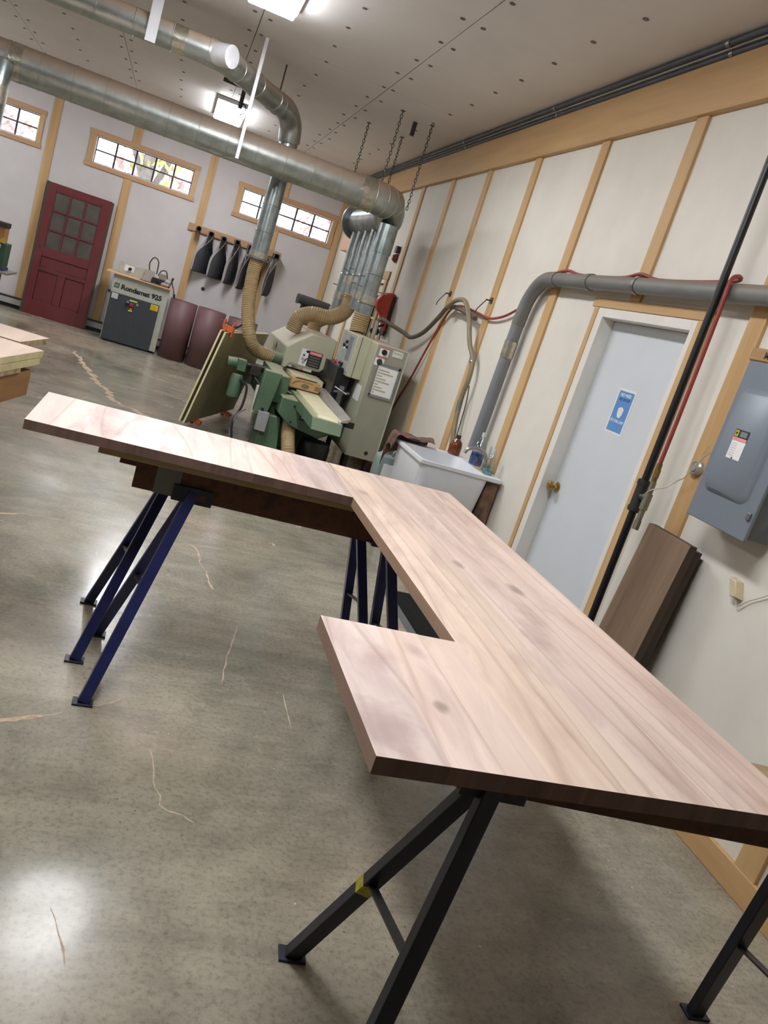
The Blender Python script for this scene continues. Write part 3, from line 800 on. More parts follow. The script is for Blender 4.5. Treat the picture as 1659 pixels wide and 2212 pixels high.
# hood: chamfered top, running back from the infeed
prof = [(1.29, .80), (1.29, 1.02), (1.52, 1.22), (1.79, 1.22), (1.79, .97), (1.70, .86), (1.36, .85), (1.33, .80)]
hd = MB().prism([(x, 8.6, z) for x, z in prof], (0, 1.55, 0)).build('hood', sage, mo, bevel=.012)
MB().prism([(1.288, 9.36, .90), (1.288, 9.42, .93), (1.288, 9.40, .99), (1.288, 9.34, .95)], (.004, 0, 0)).build('hood_slot', decal, hd, smooth=False)
MB().box(1.36, 1.68, 8.594, 8.604, .855, .875).build('hood_lip', sage_dk, hd)
# danger sticker on the hood front
MB().hexa([(1.45, 8.594, .875), (1.53, 8.594, .875), (1.53, 8.599, .875), (1.45, 8.599, .875)], [(1.45, 8.594, 1.05), (1.545, 8.594, 1.05), (1.545, 8.599, 1.05), (1.45, 8.599, 1.05)]).build('sticker', paper, hd, smooth=False)
MB().box(1.53, 1.675, 8.593, 8.599, .885, 1.048).build('sticker', decal, hd, smooth=False)
MB().box(1.535, 1.672, 8.5915, 8.594, 1.008, 1.045).build('sticker', redl, hd, smooth=False)
text('sticker_print', '\u26A0DANGER'[1:], .030, paper, (1.604, 8.591, 1.026), (1, 0, 0), (0, 0, 1), hd, bold=.0006)
for k in range(4):
    MB().box(1.545, 1.662, 8.5915, 8.5935, .895 + k * .028, .912 + k * .028).build('sticker_print', plain('grey_print', (96, 96, 96), .6), hd, smooth=False)
star = [(1.485 + (.017 if k % 2 else .008) * math.cos(k * math.pi / 6), 8.593, .985 + (.017 if k % 2 else .008) * math.sin(k * math.pi / 6)) for k in range(12)]
MB().prism(star, (0, .001, 0)).build('sticker_print', decal, hd, smooth=False)
hand = [(1.49, 8.593, 1.025), (1.50, 8.593, 1.038), (1.525, 8.593, 1.046), (1.54, 8.593, 1.04), (1.53, 8.593, 1.02), (1.51, 8.593, 1.012), (1.505, 8.593, 1.022)]
MB().prism(hand, (0, .001, 0)).build('sticker_print', decal, hd, smooth=False)
for cx, cz in ((1.482, .945), (1.495, .912)):
    MB().tube([(cx + .011 * math.cos(a), 8.5925, cz + .011 * math.sin(a)) for a in [2 * math.pi * k / 14 for k in range(15)]], .0028, 5, False).build('sticker_print', decal, hd)
MB().prism([(1.50, 8.593, .935), (1.515, 8.593, .96), (1.532, 8.593, .958), (1.52, 8.593, .945), (1.512, 8.593, .92)], (0, .001, 0)).build('sticker_print', decal, hd, smooth=False)
# port on the hood side for the left hose
MB().tube([(1.292, 8.71, .866), (1.16, 8.70, .865)], .062, 18).build('hose_port', green, mo)
# green cast body and base
gb = MB()
gb.box(1.16, 1.86, 7.72, 10.0, .40, .655)
gb.prism([(1.20, 7.42, .655), (1.20, 7.42, .50), (1.31, 7.42, .42), (1.62, 7.42, .36), (1.72, 7.42, .42), (1.72, 7.42, .655)], (0, .4, 0))
gb.build('bed', green, mo, bevel=.01)
MB().hexa([(1.08, 7.5, 0), (1.32, 7.5, 0), (1.32, 8.0, 0), (1.08, 8.0, 0)], [(1.10, 7.56, .44), (1.26, 7.56, .44), (1.26, 7.95, .44), (1.10, 7.95, .44)]).build('pedestal', green, mo, bevel=.01)
MB().box(1.30, 1.84, 8.4, 9.9, 0, .42).build('pedestal', green, mo, bevel=.01)
MB().hexa([(.99, 7.50, .44), (1.12, 7.50, .44), (1.12, 7.62, .44), (.99, 7.62, .44)], [(1.00, 7.50, .84), (1.16, 7.50, .84), (1.16, 7.62, .84), (1.00, 7.62, .84)]).build('side_column', green, mo, bevel=.008)
MB().box(1.10, 1.255, 7.60, 8.60, .56, .82).build('side_column', green, mo, bevel=.01)
MB().box(1.20, 1.255, 8.0, 8.61, .56, .80).build('side_column', green, mo, bevel=.01)
MB().box(1.72, 1.86, 7.9, 9.2, .655, 1.02).build('cutter_recess', black, mo, smooth=False)
# infeed table with cream board and fence
tb = MB().hexa([(1.345, 6.52, .575), (1.60, 6.50, .575), (1.66, 7.75, .575), (1.345, 7.75, .575)], [(1.345, 6.58, .675), (1.60, 6.54, .675), (1.68, 8.30, .675), (1.345, 8.30, .675)])
table_p = tb.build('infeed_table', green, mo, bevel=.006)
MB().hexa([(1.395, 6.60, .675), (1.565, 6.58, .675), (1.63, 8.2, .675), (1.395, 8.2, .675)], [(1.395, 6.62, .695), (1.56, 6.60, .695), (1.63, 8.2, .695), (1.395, 8.2, .695)]).build('table_plate', plain('cream_plywood', (222, 214, 178), .55, var=.06), table_p)
MB().box(1.36, 1.70, 8.27, 8.9, .655, .80).build('feed_platen', MATS['cream_plywood'], mo, bevel=.004)
fe = MB().hexa([(1.585, 6.60, .678), (1.70, 6.72, .678), (1.72, 8.2, .678), (1.64, 8.2, .678)], [(1.60, 6.62, .690), (1.70, 6.73, .715), (1.72, 8.2, .75), (1.66, 8.2, .75)])
fe.build('fence', plain('worn_aluminium', (190, 184, 174), .4, .5), mo)
MB().box(1.655, 1.735, 6.70, 6.74, .640, .690).build('fence_end', dark, mo)
for y, z, r in ((7.415, .45, .010), (7.415, .60, .010)):
    MB().cyl((1.33, y + .002, z), (1.33, y - .006, z), r, 10).build('bolt', decal, mo)
MB().box(1.40, 1.50, 7.41, 7.421, .49, .54).build('name_plate', decal, mo, smooth=False)
MB().box(1.415, 1.435, 7.408, 7.412, .51, .52).build('name_plate_print', paper, mo, smooth=False)
MB().box(1.45, 1.48, 7.408, 7.412, .505, .515).build('name_plate_print', paper, mo, smooth=False)
# adjusting gear between recess and cabinet
gear = MB()
gear.cyl((1.80, 7.85, .66), (1.80, 7.85, .86), .028, 12).cyl((1.74, 7.9, .78), (1.90, 7.9, .80), .018, 10).cyl((1.72, 7.8, .84), (1.84, 7.75, .80), .008, 8).cyl((1.79, 7.78, .70), (1.80, 7.76, .80), .008, 8)
gear.build('adjuster', steel, mo)
MB().box(1.76, 1.86, 7.95, 8.4, .62, .95).build('side_head', green, mo, bevel=.01)

# control cabinet
cab = MB().box(1.93, 2.235, 7.5, 8.62, .27, 1.365).build('control_cabinet', sage, mo, bevel=.008)
MB().box(1.93, 2.228, 7.488, 7.5, .275, 1.36).build('cabinet_door', sage_dk, cab, bevel=.004)
MB().box(2.226, 2.24, 7.484, 7.53, .27, 1.365).build('cabinet_edge', plain('light_grey_edge', (178, 180, 172), .45), cab)
for x in (1.98, 2.19):
    for y in (7.6, 8.5): MB().cyl((x, y, 0), (x, y, .275), .028, 12).build('cabinet_foot', dark, cab)
MB().cyl((2.13, 7.489, .34), (2.13, 7.484, .34), .018, 18).build('cable_hole', black, cab)
for z, knob in ((1.305, black), (1.212, dsteel)):
    xx = 2.005 if z > 1.25 else 1.985
    MB().box(xx - .045, xx + .045, 7.484, 7.489, z - .045, z + .04).build('switch_plate', paper, cab, smooth=False)
    MB().box(xx - .045, xx + .045, 7.4825, 7.4845, z + .027, z + .042).build('switch_label', plain('pale_red_print', (190, 120, 116), .6), cab, smooth=False)
    MB()._lathe2(Vector((xx, 7.484, z - .004)), Vector((0, -1, 0)), [(.026, 0), (.026, .012), (.02, .02)], 16, None).build('switch_knob', knob, cab)
MB().box(2.085, 2.19, 7.484, 7.489, 1.285, 1.345).build('maker_plate', plain('pale_label', (206, 208, 196), .5), cab, smooth=False)
MB().box(2.10, 2.17, 7.4825, 7.4845, 1.318, 1.326).build('maker_plate_print', plain('label_print', (150, 152, 146), .6), cab, smooth=False)
for a in ((1.975, 1.99, .885, 1.19), (2.19, 2.205, .90, 1.215), (1.975, 2.205, 1.175, 1.20), (1.975, 2.205, .875, .90)):
    MB().box(a[0], a[1], 7.475, 7.489, a[2], a[3]).build('pocket_frame', plain('grey_plastic', (126, 128, 126), .5), cab)
MB().box(1.99, 2.19, 7.480, 7.487, .90, 1.175).build('chart', paper, cab, smooth=False)
for k in range(9):
    w = .02 + .15 * ((k * 37) % 10) / 10
    MB().box(2.0, 2.0 + w, 7.4785, 7.4805, .915 + k * .027, .927 + k * .027).build('chart_print', plain('faded_print', (176, 168, 142), .7), cab, smooth=False)
MB().box(1.926, 1.931, 7.62, 7.85, .78, .93).build('sticker', paper, cab, smooth=False)
MB().box(1.926, 1.931, 7.78, 7.90, 1.0, 1.28).build('sticker', plain('cream_label', (220, 216, 190), .6), cab, smooth=False)
MB().box(1.9255, 1.931, 7.78, 7.90, 1.285, 1.325).build('sticker', plain('coral_label', (222, 120, 104), .6), cab, smooth=False)
# push-button box on the cabinet's flank
pb = MB().box(1.785, 1.932, 7.76, 8.46, .965, 1.372).build('button_box', sage, cab, bevel=.008)
MB().box(1.778, 1.787, 7.80, 8.42, 1.0, 1.35).build('button_panel', plain('brushed_panel', (188, 194, 196), .4, .3), pb)
MB().box(1.7755, 1.7785, 7.86, 8.02, 1.10, 1.335).build('button_label', plain('grey_panel_print', (128, 132, 138), .5), pb, smooth=False)
for y, z, r, m_ in ((8.08, 1.27, .017, black), (8.17, 1.23, .017, black), (8.02, 1.22, .015, black), (8.10, 1.20, .014, paper), (8.33, 1.035, .022, plain('red_button', (190, 36, 34), .4)), (8.14, 1.05, .015, black), (8.06, 1.03, .015, black), (8.10, 1.005, .013, black), (8.02, 1.055, .013, black)):
    MB()._lathe2(Vector((1.778, y, z)), Vector((-1, 0, 0)), [(r, 0), (r, .016), (r * .8, .022)], 14, None).build('button', m_, pb)
MB().box(1.834, 1.838, 7.757, 7.761, .97, 1.368).build('door_seam', decal, pb, smooth=False)
# cable gland and motor cable on the cabinet top
MB().cyl((2.02, 8.15, 1.365), (2.02, 8.15, 1.55), .022, 12).build('cable_gland', plain('grey_gland', (150, 148, 140), .5), cab)
# side spindle motor hanging from a bracket at the left
hm = MB(); hm.cyl((.705, 8.12, .755), (.80, 8.12, .765), .048, 18); hm.box(.80, .885, 8.06, 8.18, .70, .81)
hm.build('spindle_head', green, mo, bevel=.004)
MB().lathe((.835, 8.12, .42), [(.045, 0), (.062, .02), (.064, .20), (.05, .235), (.03, .24)], 20).build('motor', green, mo)
ar = MB(); ar.cyl((.88, 8.11, .775), (1.24, 8.11, .800), .020, 12).cyl((.88, 8.16, .735), (1.24, 8.16, .760), .016, 12).box(.93, 1.03, 8.05, 8.17, .70, .79).cyl((.99, 8.08, .68), (1.06, 8.05, .62), .012, 10).cyl((.96, 8.1, .60), (.96, 8.1, .74), .026, 14)
ar.build('slide_arm', dsteel, mo)
MB().tube(spline([(.86, 8.06, .62), (.93, 7.98, .58), (.93, 7.93, .40), (.88, 7.9, .22), (.92, 7.85, .03)], 8), .012, 8).build('motor_cable', dark, mo)
MB().tube(spline([(.97, 7.92, .38), (.90, 7.9, .30), (.88, 7.9, .12), (.95, 7.86, .012)], 8), .009, 8).build('motor_cable', plain('grey_cable', (128, 128, 124), .5), mo)
# grey junction boxes on the green column
jb = MB().box(1.035, 1.135, 7.44, 7.50, .29, .47).build('junction_box', plain('grey_box_paint', (150, 152, 152), .45), mo, bevel=.006)
MB().cyl((1.06, 7.47, .47), (1.06, 7.47, .50), .014, 10).build('box_gland', dark, jb)
MB().box(.985, 1.075, 7.66, 7.74, .40, .66).build('switch_box', plain('pale_box', (200, 204, 192), .5), mo, bevel=.006)
MB().box(1.04, 1.09, 7.55, 7.6, .26, .32).build('valve', dark, mo)
# dust hose below the table
lh = thing('flex_hose', 'tan corrugated hose curving down beneath the green infeed table', 'hose', (1.38, 7.40, 0), 'tan corrugated dust hoses')
hose(MB(), [(1.36, 7.60, .42), (1.355, 7.52, .34), (1.375, 7.42, .22), (1.41, 7.38, .09), (1.43, 7.38, .0)], .066).build('hose', hose_tan, lh)
# dark extractor drum behind it
dr = thing('dust_drum', 'dark drum in the shadow beneath the moulder bed', 'drum', (1.66, 7.62, 0))
MB().lathe((1.66, 7.66, 0), [(.15, 0), (.155, .02), (.155, .26), (.13, .30), (.05, .31)], 24).build('drum', dark, dr)
MB().cyl((1.72, 7.5, .10), (1.86, 7.42, .08), .035, 14).build('drum_spout', steel, dr)

# ---- carton lying on the infeed table
kraft = plain('kraft_cardboard', (196, 158, 108), .75, var=.05)
kraft_print = plain('brown_carton_print', (136, 102, 66), .75)
Xc = Matrix.Translation((1.462, 8.0, .697)) @ Matrix.Rotation(math.radians(9), 4, 'Z')
bx = thing('cardboard_box', 'brown printed cardboard carton lying on the moulder infeed table', 'box', (1.50, 8.0, .697))
MB(Xc).box(-.150, .150, -.05, .15, 0, .100).build('carton', kraft, bx, bevel=.002)
MB(Xc).box(-.153, .153, -.055, .152, -.0005, .010).build('carton_tray', plain('dark_brown_board', (62, 44, 28), .8), bx)
MB(Xc).prism([(-.150, -.05, .10), (-.150, .15, .118), (-.150, .15, .10)], (.012, 0, 0)).build('flap', kraft, bx)
rt = Matrix.Rotation(math.radians(9), 3, 'Z')
pr = lambda x, z: Xc @ Vector((x, -.0515, z))
text('carton_print', '5 x 50 Photo Albums', .018, kraft_print, pr(.0, .083), rt @ Vector((1, 0, 0)), (0, 0, 1), bx)
ell = [Xc @ Vector((.0 + .043 * math.cos(a), -.051, .045 + .022 * math.sin(a))) for a in [2 * math.pi * k / 20 for k in range(20)]]
MB().prism(ell, rt @ Vector((0, -.001, 0))).build('carton_print', plain('grey_photo_print', (120, 112, 92), .7), bx, smooth=False)
MB().tube([Xc @ Vector((-.075 + .055 * math.cos(a), -.0512, .035 + .045 * math.sin(a))) for a in [math.pi * (.45 + .55 * k / 10) for k in range(11)]], .004, 5).build('carton_print', kraft_print, bx)
for k in range(4): MB(Xc).box(.10, .145, -.0515, -.0503, .028 + k * .011, .034 + k * .011).build('carton_print', kraft_print, bx, smooth=False)
tl = thing('moulding_knives', 'pair of thin dark steel knives lying on the carton', 'knives', (1.50, 7.98, .798))
MB(Xc).bar((-.11, -.03, .104), (.12, .00, .106), .016, .006).build('knife', dsteel, tl)
MB(Xc).bar((-.07, .02, .104), (.13, .02, .104), .012, .006).build('knife', dsteel, tl)
tag(MB().hexa([(1.36, 8.22, .697), (1.68, 8.22, .697), (1.68, 8.26, .697), (1.36, 8.26, .697)], [(1.36, 8.22, .74), (1.68, 8.22, .74), (1.68, 8.26, .74), (1.36, 8.26, .74)]).build('workpiece', plain('pale_pine_stock', (214, 200, 156), .6)), 'pale pine workpiece between the carton and the hood', 'board')

# ---- two clamped plywood sheets standing beside the moulder
A = Vector((.40, 8.12, .065)); B = Vector((1.02, 9.75, .065)); lean = Vector((.16, -.05, .96))
u = (B - A).normalized(); nrm = u.cross(lean).normalized()
ply_d = plain('olive_plywood_face', (166, 156, 122), .6, var=.12, scale=3)
ply_e = plain('pale_ply_edge', (222, 212, 168), .6, var=.06)
for k, (lab, o0, o1) in enumerate((('olive-faced plywood sheet facing the moulder, clamped to another sheet', .030, .030), ('plywood sheet clamped behind the olive-faced one beside the sanding belts', -.012, .012))):
    a, b = A - nrm * (o0 if k else -.0), B - nrm * (o1 if k else -.0)
    a = A + nrm * (-.0 if k == 0 else .045); b = B + nrm * (0 if k == 0 else .02)
    mbp = MB().add([a, b, b + lean, a + lean, a + nrm * .018, b + nrm * .018, b + lean + nrm * .018, a + lean + nrm * .018], [(0, 3, 2, 1), (4, 5, 6, 7), (0, 1, 5, 4), (1, 2, 6, 5), (2, 3, 7, 6), (3, 0, 4, 7)], [0, 0, 1, 1, 1, 1])
    tag(mbp.build('plywood_sheet', [ply_d, ply_e], smooth=False), lab, 'plywood', 'clamped plywood sheets')
orange = plain('orange_clamp_paint', (204, 96, 44), .45, var=.1)
def clamp(p, up, label):
    p = Vector(p); up = Vector(up)
    t = thing('clamp', label, 'clamp', p, 'orange-jawed clamps')
    MB().bar(p + up * .028 - nrm * .02, p + up * .028 + nrm * .09, .05, .05, up).build('jaw', orange, t, bevel=.004)
    MB().bar(p + up * .02 - nrm * .014, p - up * .035 - nrm * .014, .045, .014, nrm).build('jaw_pad', orange, t); MB().bar(p + up * .02 + nrm * .082, p - up * .035 + nrm * .082, .045, .014, nrm).build('jaw_pad', orange, t)
    MB().bar(p + up * .02 - nrm * .02, p + up * .10 - nrm * .015, .035, .02, nrm).build('jaw_arm', orange, t, bevel=.004)
    MB().bar(p + up * .03 + nrm * .06, p + up * .11 + nrm * .09, .035, .02, nrm).build('jaw_arm', orange, t, bevel=.004)
    MB().cyl(p + up * .07 + nrm * .1, p + up * .07 - nrm * .06, .009, 8).build('bar', dsteel, t)
    MB().cyl(p + up * .07 + u * .02 + nrm * .10, p + up * .10 + u * .16 + nrm * .10, .013, 10).build('handle', dark, t)
    return t
clamp(A + u * .14 + lean * 1.0, (0, 0, 1), 'orange-jawed bar clamp on the top corner of plywood sheets')
MBc = ((A + u * .42, 'orange-jawed bar clamp under the plywood sheets nearest the countertop'), (A + u * 1.45, 'orange-jawed bar clamp under the plywood sheets nearest the moulder'))
for p, l in MBc:
    t = thing('clamp', l, 'clamp', (p.x, p.y, 0), 'orange-jawed clamps')
    MB().bar(p - nrm * .04 - Vector((0, 0, .0225)), p + nrm * .10 - Vector((0, 0, .0225)), .07, .035, (0, 0, 1)).build('jaw', orange, t, bevel=.004)
    MB().cyl(Vector((p.x, p.y, .0)), Vector((p.x, p.y, .03)) + nrm * .01, .017, 10).build('bar', dsteel, t)

# ================================================================== ALONG THE RIGHT WALL
# ---- laundry sink
sw = plain('white_sink_plastic', (226, 228, 232), .35, var=.02)
sk = thing('utility_sink', 'white plastic laundry sink mounted on the wall past the grey door', 'sink', (2.14, 5.42, 0))
SX0, SX1, SY0, SY1, SZ = 1.83, 2.447, 5.10, 5.80, .80
def rring(x0, x1, y0, y1, r, z, n=5):
    out = []
    for cx, cy, a0 in ((x1 - r, y1 - r, 0), (x0 + r, y1 - r, 90), (x0 + r, y0 + r, 180), (x1 - r, y0 + r, 270)):
        for k in range(n + 1):
            a = math.radians(a0 + 90 * k / n); out.append(Vector((cx + r * math.cos(a), cy + r * math.sin(a), z)))
    return out
def loft(mb, rings, cap0=True, cap1=True, mi=None):
    n = len(rings[0]); vs = [p for r in rings for p in r]
    fs = [(i * n + k, i * n + (k + 1) % n, (i + 1) * n + (k + 1) % n, (i + 1) * n + k) for i in range(len(rings) - 1) for k in range(n)]
    if cap0: fs.append(tuple(range(n - 1, -1, -1)))
    if cap1: fs.append(tuple(range((len(rings) - 1) * n, len(rings) * n)))
    return mb.add(vs, fs, mi)
b = MB()
loft(b, [rring(SX0 + .06, SX1 - .13, SY0 + .06, SY1 - .05, .07, SZ - .36), rring(SX0 + .035, SX1 - .105, SY0 + .035, SY1 - .03, .08, SZ - .33), rring(SX0 + .015, SX1 - .085, SY0 + .015, SY1 - .02, .06, SZ - .03),
         rring(SX0 + .012, SX1 - .0, SY0 + .012, SY1 - .0, .03, SZ - .029), rring(SX0, SX1, SY0, SY1, .02, SZ - .022), rring(SX0, SX1, SY0, SY1, .02, SZ),
         rring(SX0 + .03, SX1 - .12, SY0 + .03, SY1 - .108, .06, SZ - .001), rring(SX0 + .04, SX1 - .13, SY0 + .04, SY1 - .115, .07, SZ - .05), rring(SX0 + .07, SX1 - .15, SY0 + .07, SY1 - .13, .07, SZ - .33)])
b.build('basin', sw, sk, bevel=.0)
for x in (SX0 + .11, SX1 - .2):
    for y in (SY0 + .1, SY1 - .1): MB().cyl((x, y, 0), (x, y, SZ - .34), .018, 10).build('leg', white_metal, sk)
MB().tube(spline([(2.10, 5.45, SZ - .36), (2.10, 5.45, .30), (2.16, 5.40, .22), (2.25, 5.40, .26), (2.34, 5.4, .30), (XW - .04, 5.4, .30)], 6), .022, 12).build('drain_pipe', dark, sk)
MB().tube(spline([(2.40, 5.3, .68), (2.38, 5.25, .55), (2.41, 5.22, .44), (2.43, 5.25, .38)], 6), .009, 8).build('supply_line', plain('copper_brown', (120, 78, 56), .45, .3), sk)
MB().tube(spline([(2.43, 5.2, .5), (2.40, 5.17, .43), (2.36, 5.2, .36), (2.38, 5.3, .3)], 6), .010, 8).build('supply_line', plain('pale_line', (180, 172, 160), .5), sk)
MB().box(2.36, XW - .02, 5.14, 5.70, .0, .77).build('splash_backing', rubble('stained_board', [(92, 66, 52), (130, 98, 80), (70, 58, 50)], 9.0), sk)
fa = MB(); fa.cyl((2.40, 5.37, SZ - .002), (2.40, 5.37, SZ + .05), .022, 12).tube(spline([(2.40, 5.37, SZ + .04), (2.375, 5.375, SZ + .115), (2.31, 5.39, SZ + .135), (2.25, 5.40, SZ + .115), (2.23, 5.40, SZ + .08)], 6), .013, 10)
fa.cyl((2.40, 5.315, SZ), (2.40, 5.315, SZ + .05), .02, 12).cyl((2.40, 5.315, SZ + .045), (2.36, 5.325, SZ + .055), .01, 8)
fa.build('faucet', plain('dull_chrome', (170, 166, 158), .3, .8), sk)
MB().box(2.335, 2.43, 5.28, 5.46, SZ - .001, SZ + .0008).build('stain', rubble('rust_stain', [(150, 118, 84), (205, 190, 165)], 30.0), sk)
def bottle(name, label, x, y, prof, mats, extra=None):
    t = thing(name, label, 'bottle', (x, y, SZ), 'bottles on the sink ledge')
    for nm, pf, m_ in prof:
        MB().lathe((x, y, SZ + .001), pf, 18).build(nm, m_, t)
    if extra: extra(t)
    return t
amber = plain('amber_bottle', (112, 56, 32), .2, var=.05)
bottle('bottle', 'round brown bottle with a dark cap at the back of sink', 2.29, 5.748, [('body', [(.045, 0), (.048, .01), (.048, .07), (.040, .10), (.018, .118), (.014, .13)], amber), ('cap', [(.016, .125), (.016, .15)], plain('brown_cap', (58, 40, 30), .5))], None)
clear = plain('cloudy_clear_plastic', (196, 204, 204), .15, var=.05)
clear_m = pane_mat('clear_plastic', (.80, .85, .86, 1), .18)
blue = plain('blue_detergent', (28, 70, 160), .25, var=.05)
bottle('bottle', 'tall clear detergent bottle with blue liquid on the sink ledge', 2.385, 5.52, [('liquid', [(.042, .002), (.047, .01), (.047, .085), (.046, .09)], blue), ('body', [(.046, 0), (.049, .01), (.050, .11), (.042, .15), (.022, .19), (.016, .215)], clear_m), ('cap', [(.017, .212), (.017, .24), (.012, .244)], clear)],
       lambda t: MB().tube([(2.385 + .0505 * math.cos(a), 5.52 + .0505 * math.sin(a), SZ + .085) for a in [math.radians(200 + 8 * k) for k in range(11)]], .018, 8).build('label_patch', paper, t))
spray = bottle('spray_bottle', 'pale spray bottle with teal liquid on the sink corner', 2.375, 5.235, [('liquid', [(.034, .001), (.036, .006), (.035, .035)], plain('teal_liquid', (92, 160, 164), .3)), ('body', [(.036, 0), (.038, .008), (.036, .05), (.028, .10), (.022, .125), (.014, .145)], clear_m), ('trigger_head', [(.016, .143), (.018, .165), (.012, .185)], clear)],
       lambda t: MB().box(2.33, 2.39, 5.225, 5.245, SZ + .172, SZ + .19).build('nozzle', clear, t))
# rag over the back corner of the sink
rg = thing('rag', 'crumpled brown rag draped over the far corner of sink', 'rag', (1.93, 5.77, .80))
rnd = random.Random(11); nx, ny = 15, 13; vs = []; fs = []
for i in range(nx):
    for j in range(ny):
        s_, q_ = i / (nx - 1), j / (ny - 1)
        # s_ runs along the far rim, q_ from inside the basin over the rim to the outside
        x = 1.745 + .36 * s_; y = 5.66 + .20 * min(1, q_ / .7)
        wob = .016 * math.sin(s_ * 9 + q_ * 5)
        z = .832 + .022 * math.sin(s_ * 7 + 1) * math.sin(q_ * 5) + abs(wob) + rnd.uniform(0, .008)
        if x < 1.80: z -= (1.80 - x) * 2.2; x = 1.80 - (1.80 - x) * .35
        if y > 5.84: y = 5.84 + (y - 5.84) * .3
        if q_ > .7: z -= (q_ - .7) * .55; y = 5.845 + wob * .6
        vs.append((x, y, z))
        if i and j: fs.append(((i - 1) * ny + j - 1, i * ny + j - 1, i * ny + j, (i - 1) * ny + j))
ro = MB().add(vs, fs).build('cloth', rubble('brown_plaid_cloth', [(44, 34, 32), (110, 78, 66), (70, 50, 46)], 11.0), rg)
ro.modifiers.new('solid', 'SOLIDIFY').thickness = .006
ro.modifiers.new('sub', 'SUBSURF').levels = 1
# jug standing past the sink
jg = thing('plastic_jug', 'grey-green plastic jug with a paper label beside the sink', 'jug', (1.84, 5.98, 0))
loft(MB(), [rring(1.80, 1.94, 5.88, 6.06, .02, .361), rring(1.795, 1.945, 5.875, 6.065, .02, .37), rring(1.795, 1.945, 5.875, 6.065, .02, .58), rring(1.80, 1.92, 5.89, 6.05, .02, .62), rring(1.815, 1.875, 5.93, 6.0, .015, .635), rring(1.825, 1.865, 5.94, 5.98, .012, .665)]).build('body', plain('grey_green_plastic', (128, 142, 140), .4), jg)
MB().box(1.83, 1.925, 5.868, 5.876, .43, .57).build('label_patch', paper, jg, smooth=False)
MB().tube(spline([(1.90, 5.96, .615), (1.925, 5.96, .665), (1.985, 5.96, .62), (1.975, 5.96, .50), (1.94, 5.96, .47)], 6), .011, 8).build('handle', MATS['grey_green_plastic'], jg)
st_ = thing('stool', 'low dark stand holding the jug next to the sink', 'stand', (1.84, 5.94, 0))
MB().box(1.72, 1.96, 5.82, 6.06, .335, .36).build('top', dark, st_, bevel=.004)
for x in (1.74, 1.94):
    for y in (5.84, 6.04): MB().box(x - .015, x + .015, y - .015, y + .015, 0, .336).build('leg', dark, st_)

# ---- grey dust pipe along the wall, elbow and drop
PX = XW - .075
gp = plain('grey_plastic_pipe', (118, 119, 118), .4, var=.1, scale=6, dust=((122, 108, 90), -.3, .7, .75))
pp = thing('dust_pipe', 'grey dust pipe running along the wall over door then bending down', 'pipe', (PX, 5.0, 2.2))
PR = .045
MB().cyl((PX, YR + .3, 2.185), (PX, 5.32, 2.185), PR, 20).build('pipe_run', gp, pp)
MB().tube([(PX, 5.30, 2.185)] + arc((PX, 5.35, 1.92), (0, 0, 1), (0, 1, 0), .265, 0, math.radians(82), 10) + [(PX, 5.628, 1.84)], PR + .003, 20).build('elbow', gp, pp)
MB().cyl((PX, 5.626, 1.86), (PX, 5.653, .90), PR, 20).build('pipe_drop', plain('grey_pipe_drop', (126, 128, 132), .4, var=.06), pp)
for y in (5.26, 4.78): MB().cyl((PX, y - .03, 2.185), (PX, y + .03, 2.185), PR + .006, 20).build('coupling', gp, pp)
MB().cyl((PX, 4.19, 2.185), (PX, 4.215, 2.185), PR + .005, 20).build('pipe_strap', steel, pp)
MB().tube([(PX, 5.630, 1.72), (PX, 5.633, 1.60)], PR + .004, 20, False).build('tape_band', foil, pp)
MB().tube([(PX, 3.06, 2.185), (PX, 2.95, 2.185)], PR + .005, 20, False).build('tape_band', foil, pp)
for y in (5.36, 4.298, 2.08, -.18): MB().box(PX, XW - BT - .0004, y - .015, y + .015, 2.165, 2.205).build('pipe_bracket', steel, pp)

# ---- twin conduits under the ceiling
for k, (dz, dx, l) in enumerate(((-.024, -.068, 'upper dark conduit of the pair above the pine ledger board'), (-.060, -.030, 'lower dark conduit of the pair above the pine ledger board'))):
    t = thing('conduit', l, 'conduit', (XW + dx, 5, ZC + dz), 'dark conduits along the ceiling edge')
    MB().cyl((XW + dx, YR + .05, ZC + dz), (XW + dx, 13.4, ZC + dz), .0175, 12).build('tube', plain('dusty_dark_conduit', (74, 76, 82), .5, .3, var=.15, scale=5), t)
    for y in (2.1, 4.2, 6.3, 8.4): MB().cyl((XW + dx, y, ZC + dz), (XW + dx, y + .03, ZC + dz), .021, 12).build('strap', steel, t)

# ---- black iron air line and red hose by the door
bp = thing('air_pipe', 'black iron air pipe rising beside the grey door', 'pipe', (2.405, 3.49, .0))
QX, QY = 2.318, 3.366
MB().cyl((QX, QY - .01, .0), (QX, QY + .03, ZC - .02), .0185, 14).build('pipe', black, bp)
tee = MB(); tee.cyl((QX, QY + .002, 1.10), (QX, QY + .004, 1.26), .029, 14).cyl((QX, QY + .003, 1.105), (QX, QY + .003, 1.125), .033, 14).cyl((QX, QY + .003, 1.235), (QX, QY + .003, 1.255), .033, 14).cyl((QX, QY, 1.18), (QX, QY - .06, 1.18), .020, 12)
tee.build('tee', plain('dark_cast_fitting', (58, 58, 56), .5, .4), bp)
vl = MB(); vl.cyl((QX, QY - .065, 1.05), (QX, QY - .065, 1.27), .014, 12).cyl((QX, QY - .065, 1.13), (QX, QY - .065, 1.21), .020, 12).cyl((QX, QY - .065, 1.03), (QX, QY - .065, 1.075), .018, 6)
vl.build('valve', plain('dull_nickel', (150, 146, 132), .4, .7), bp)
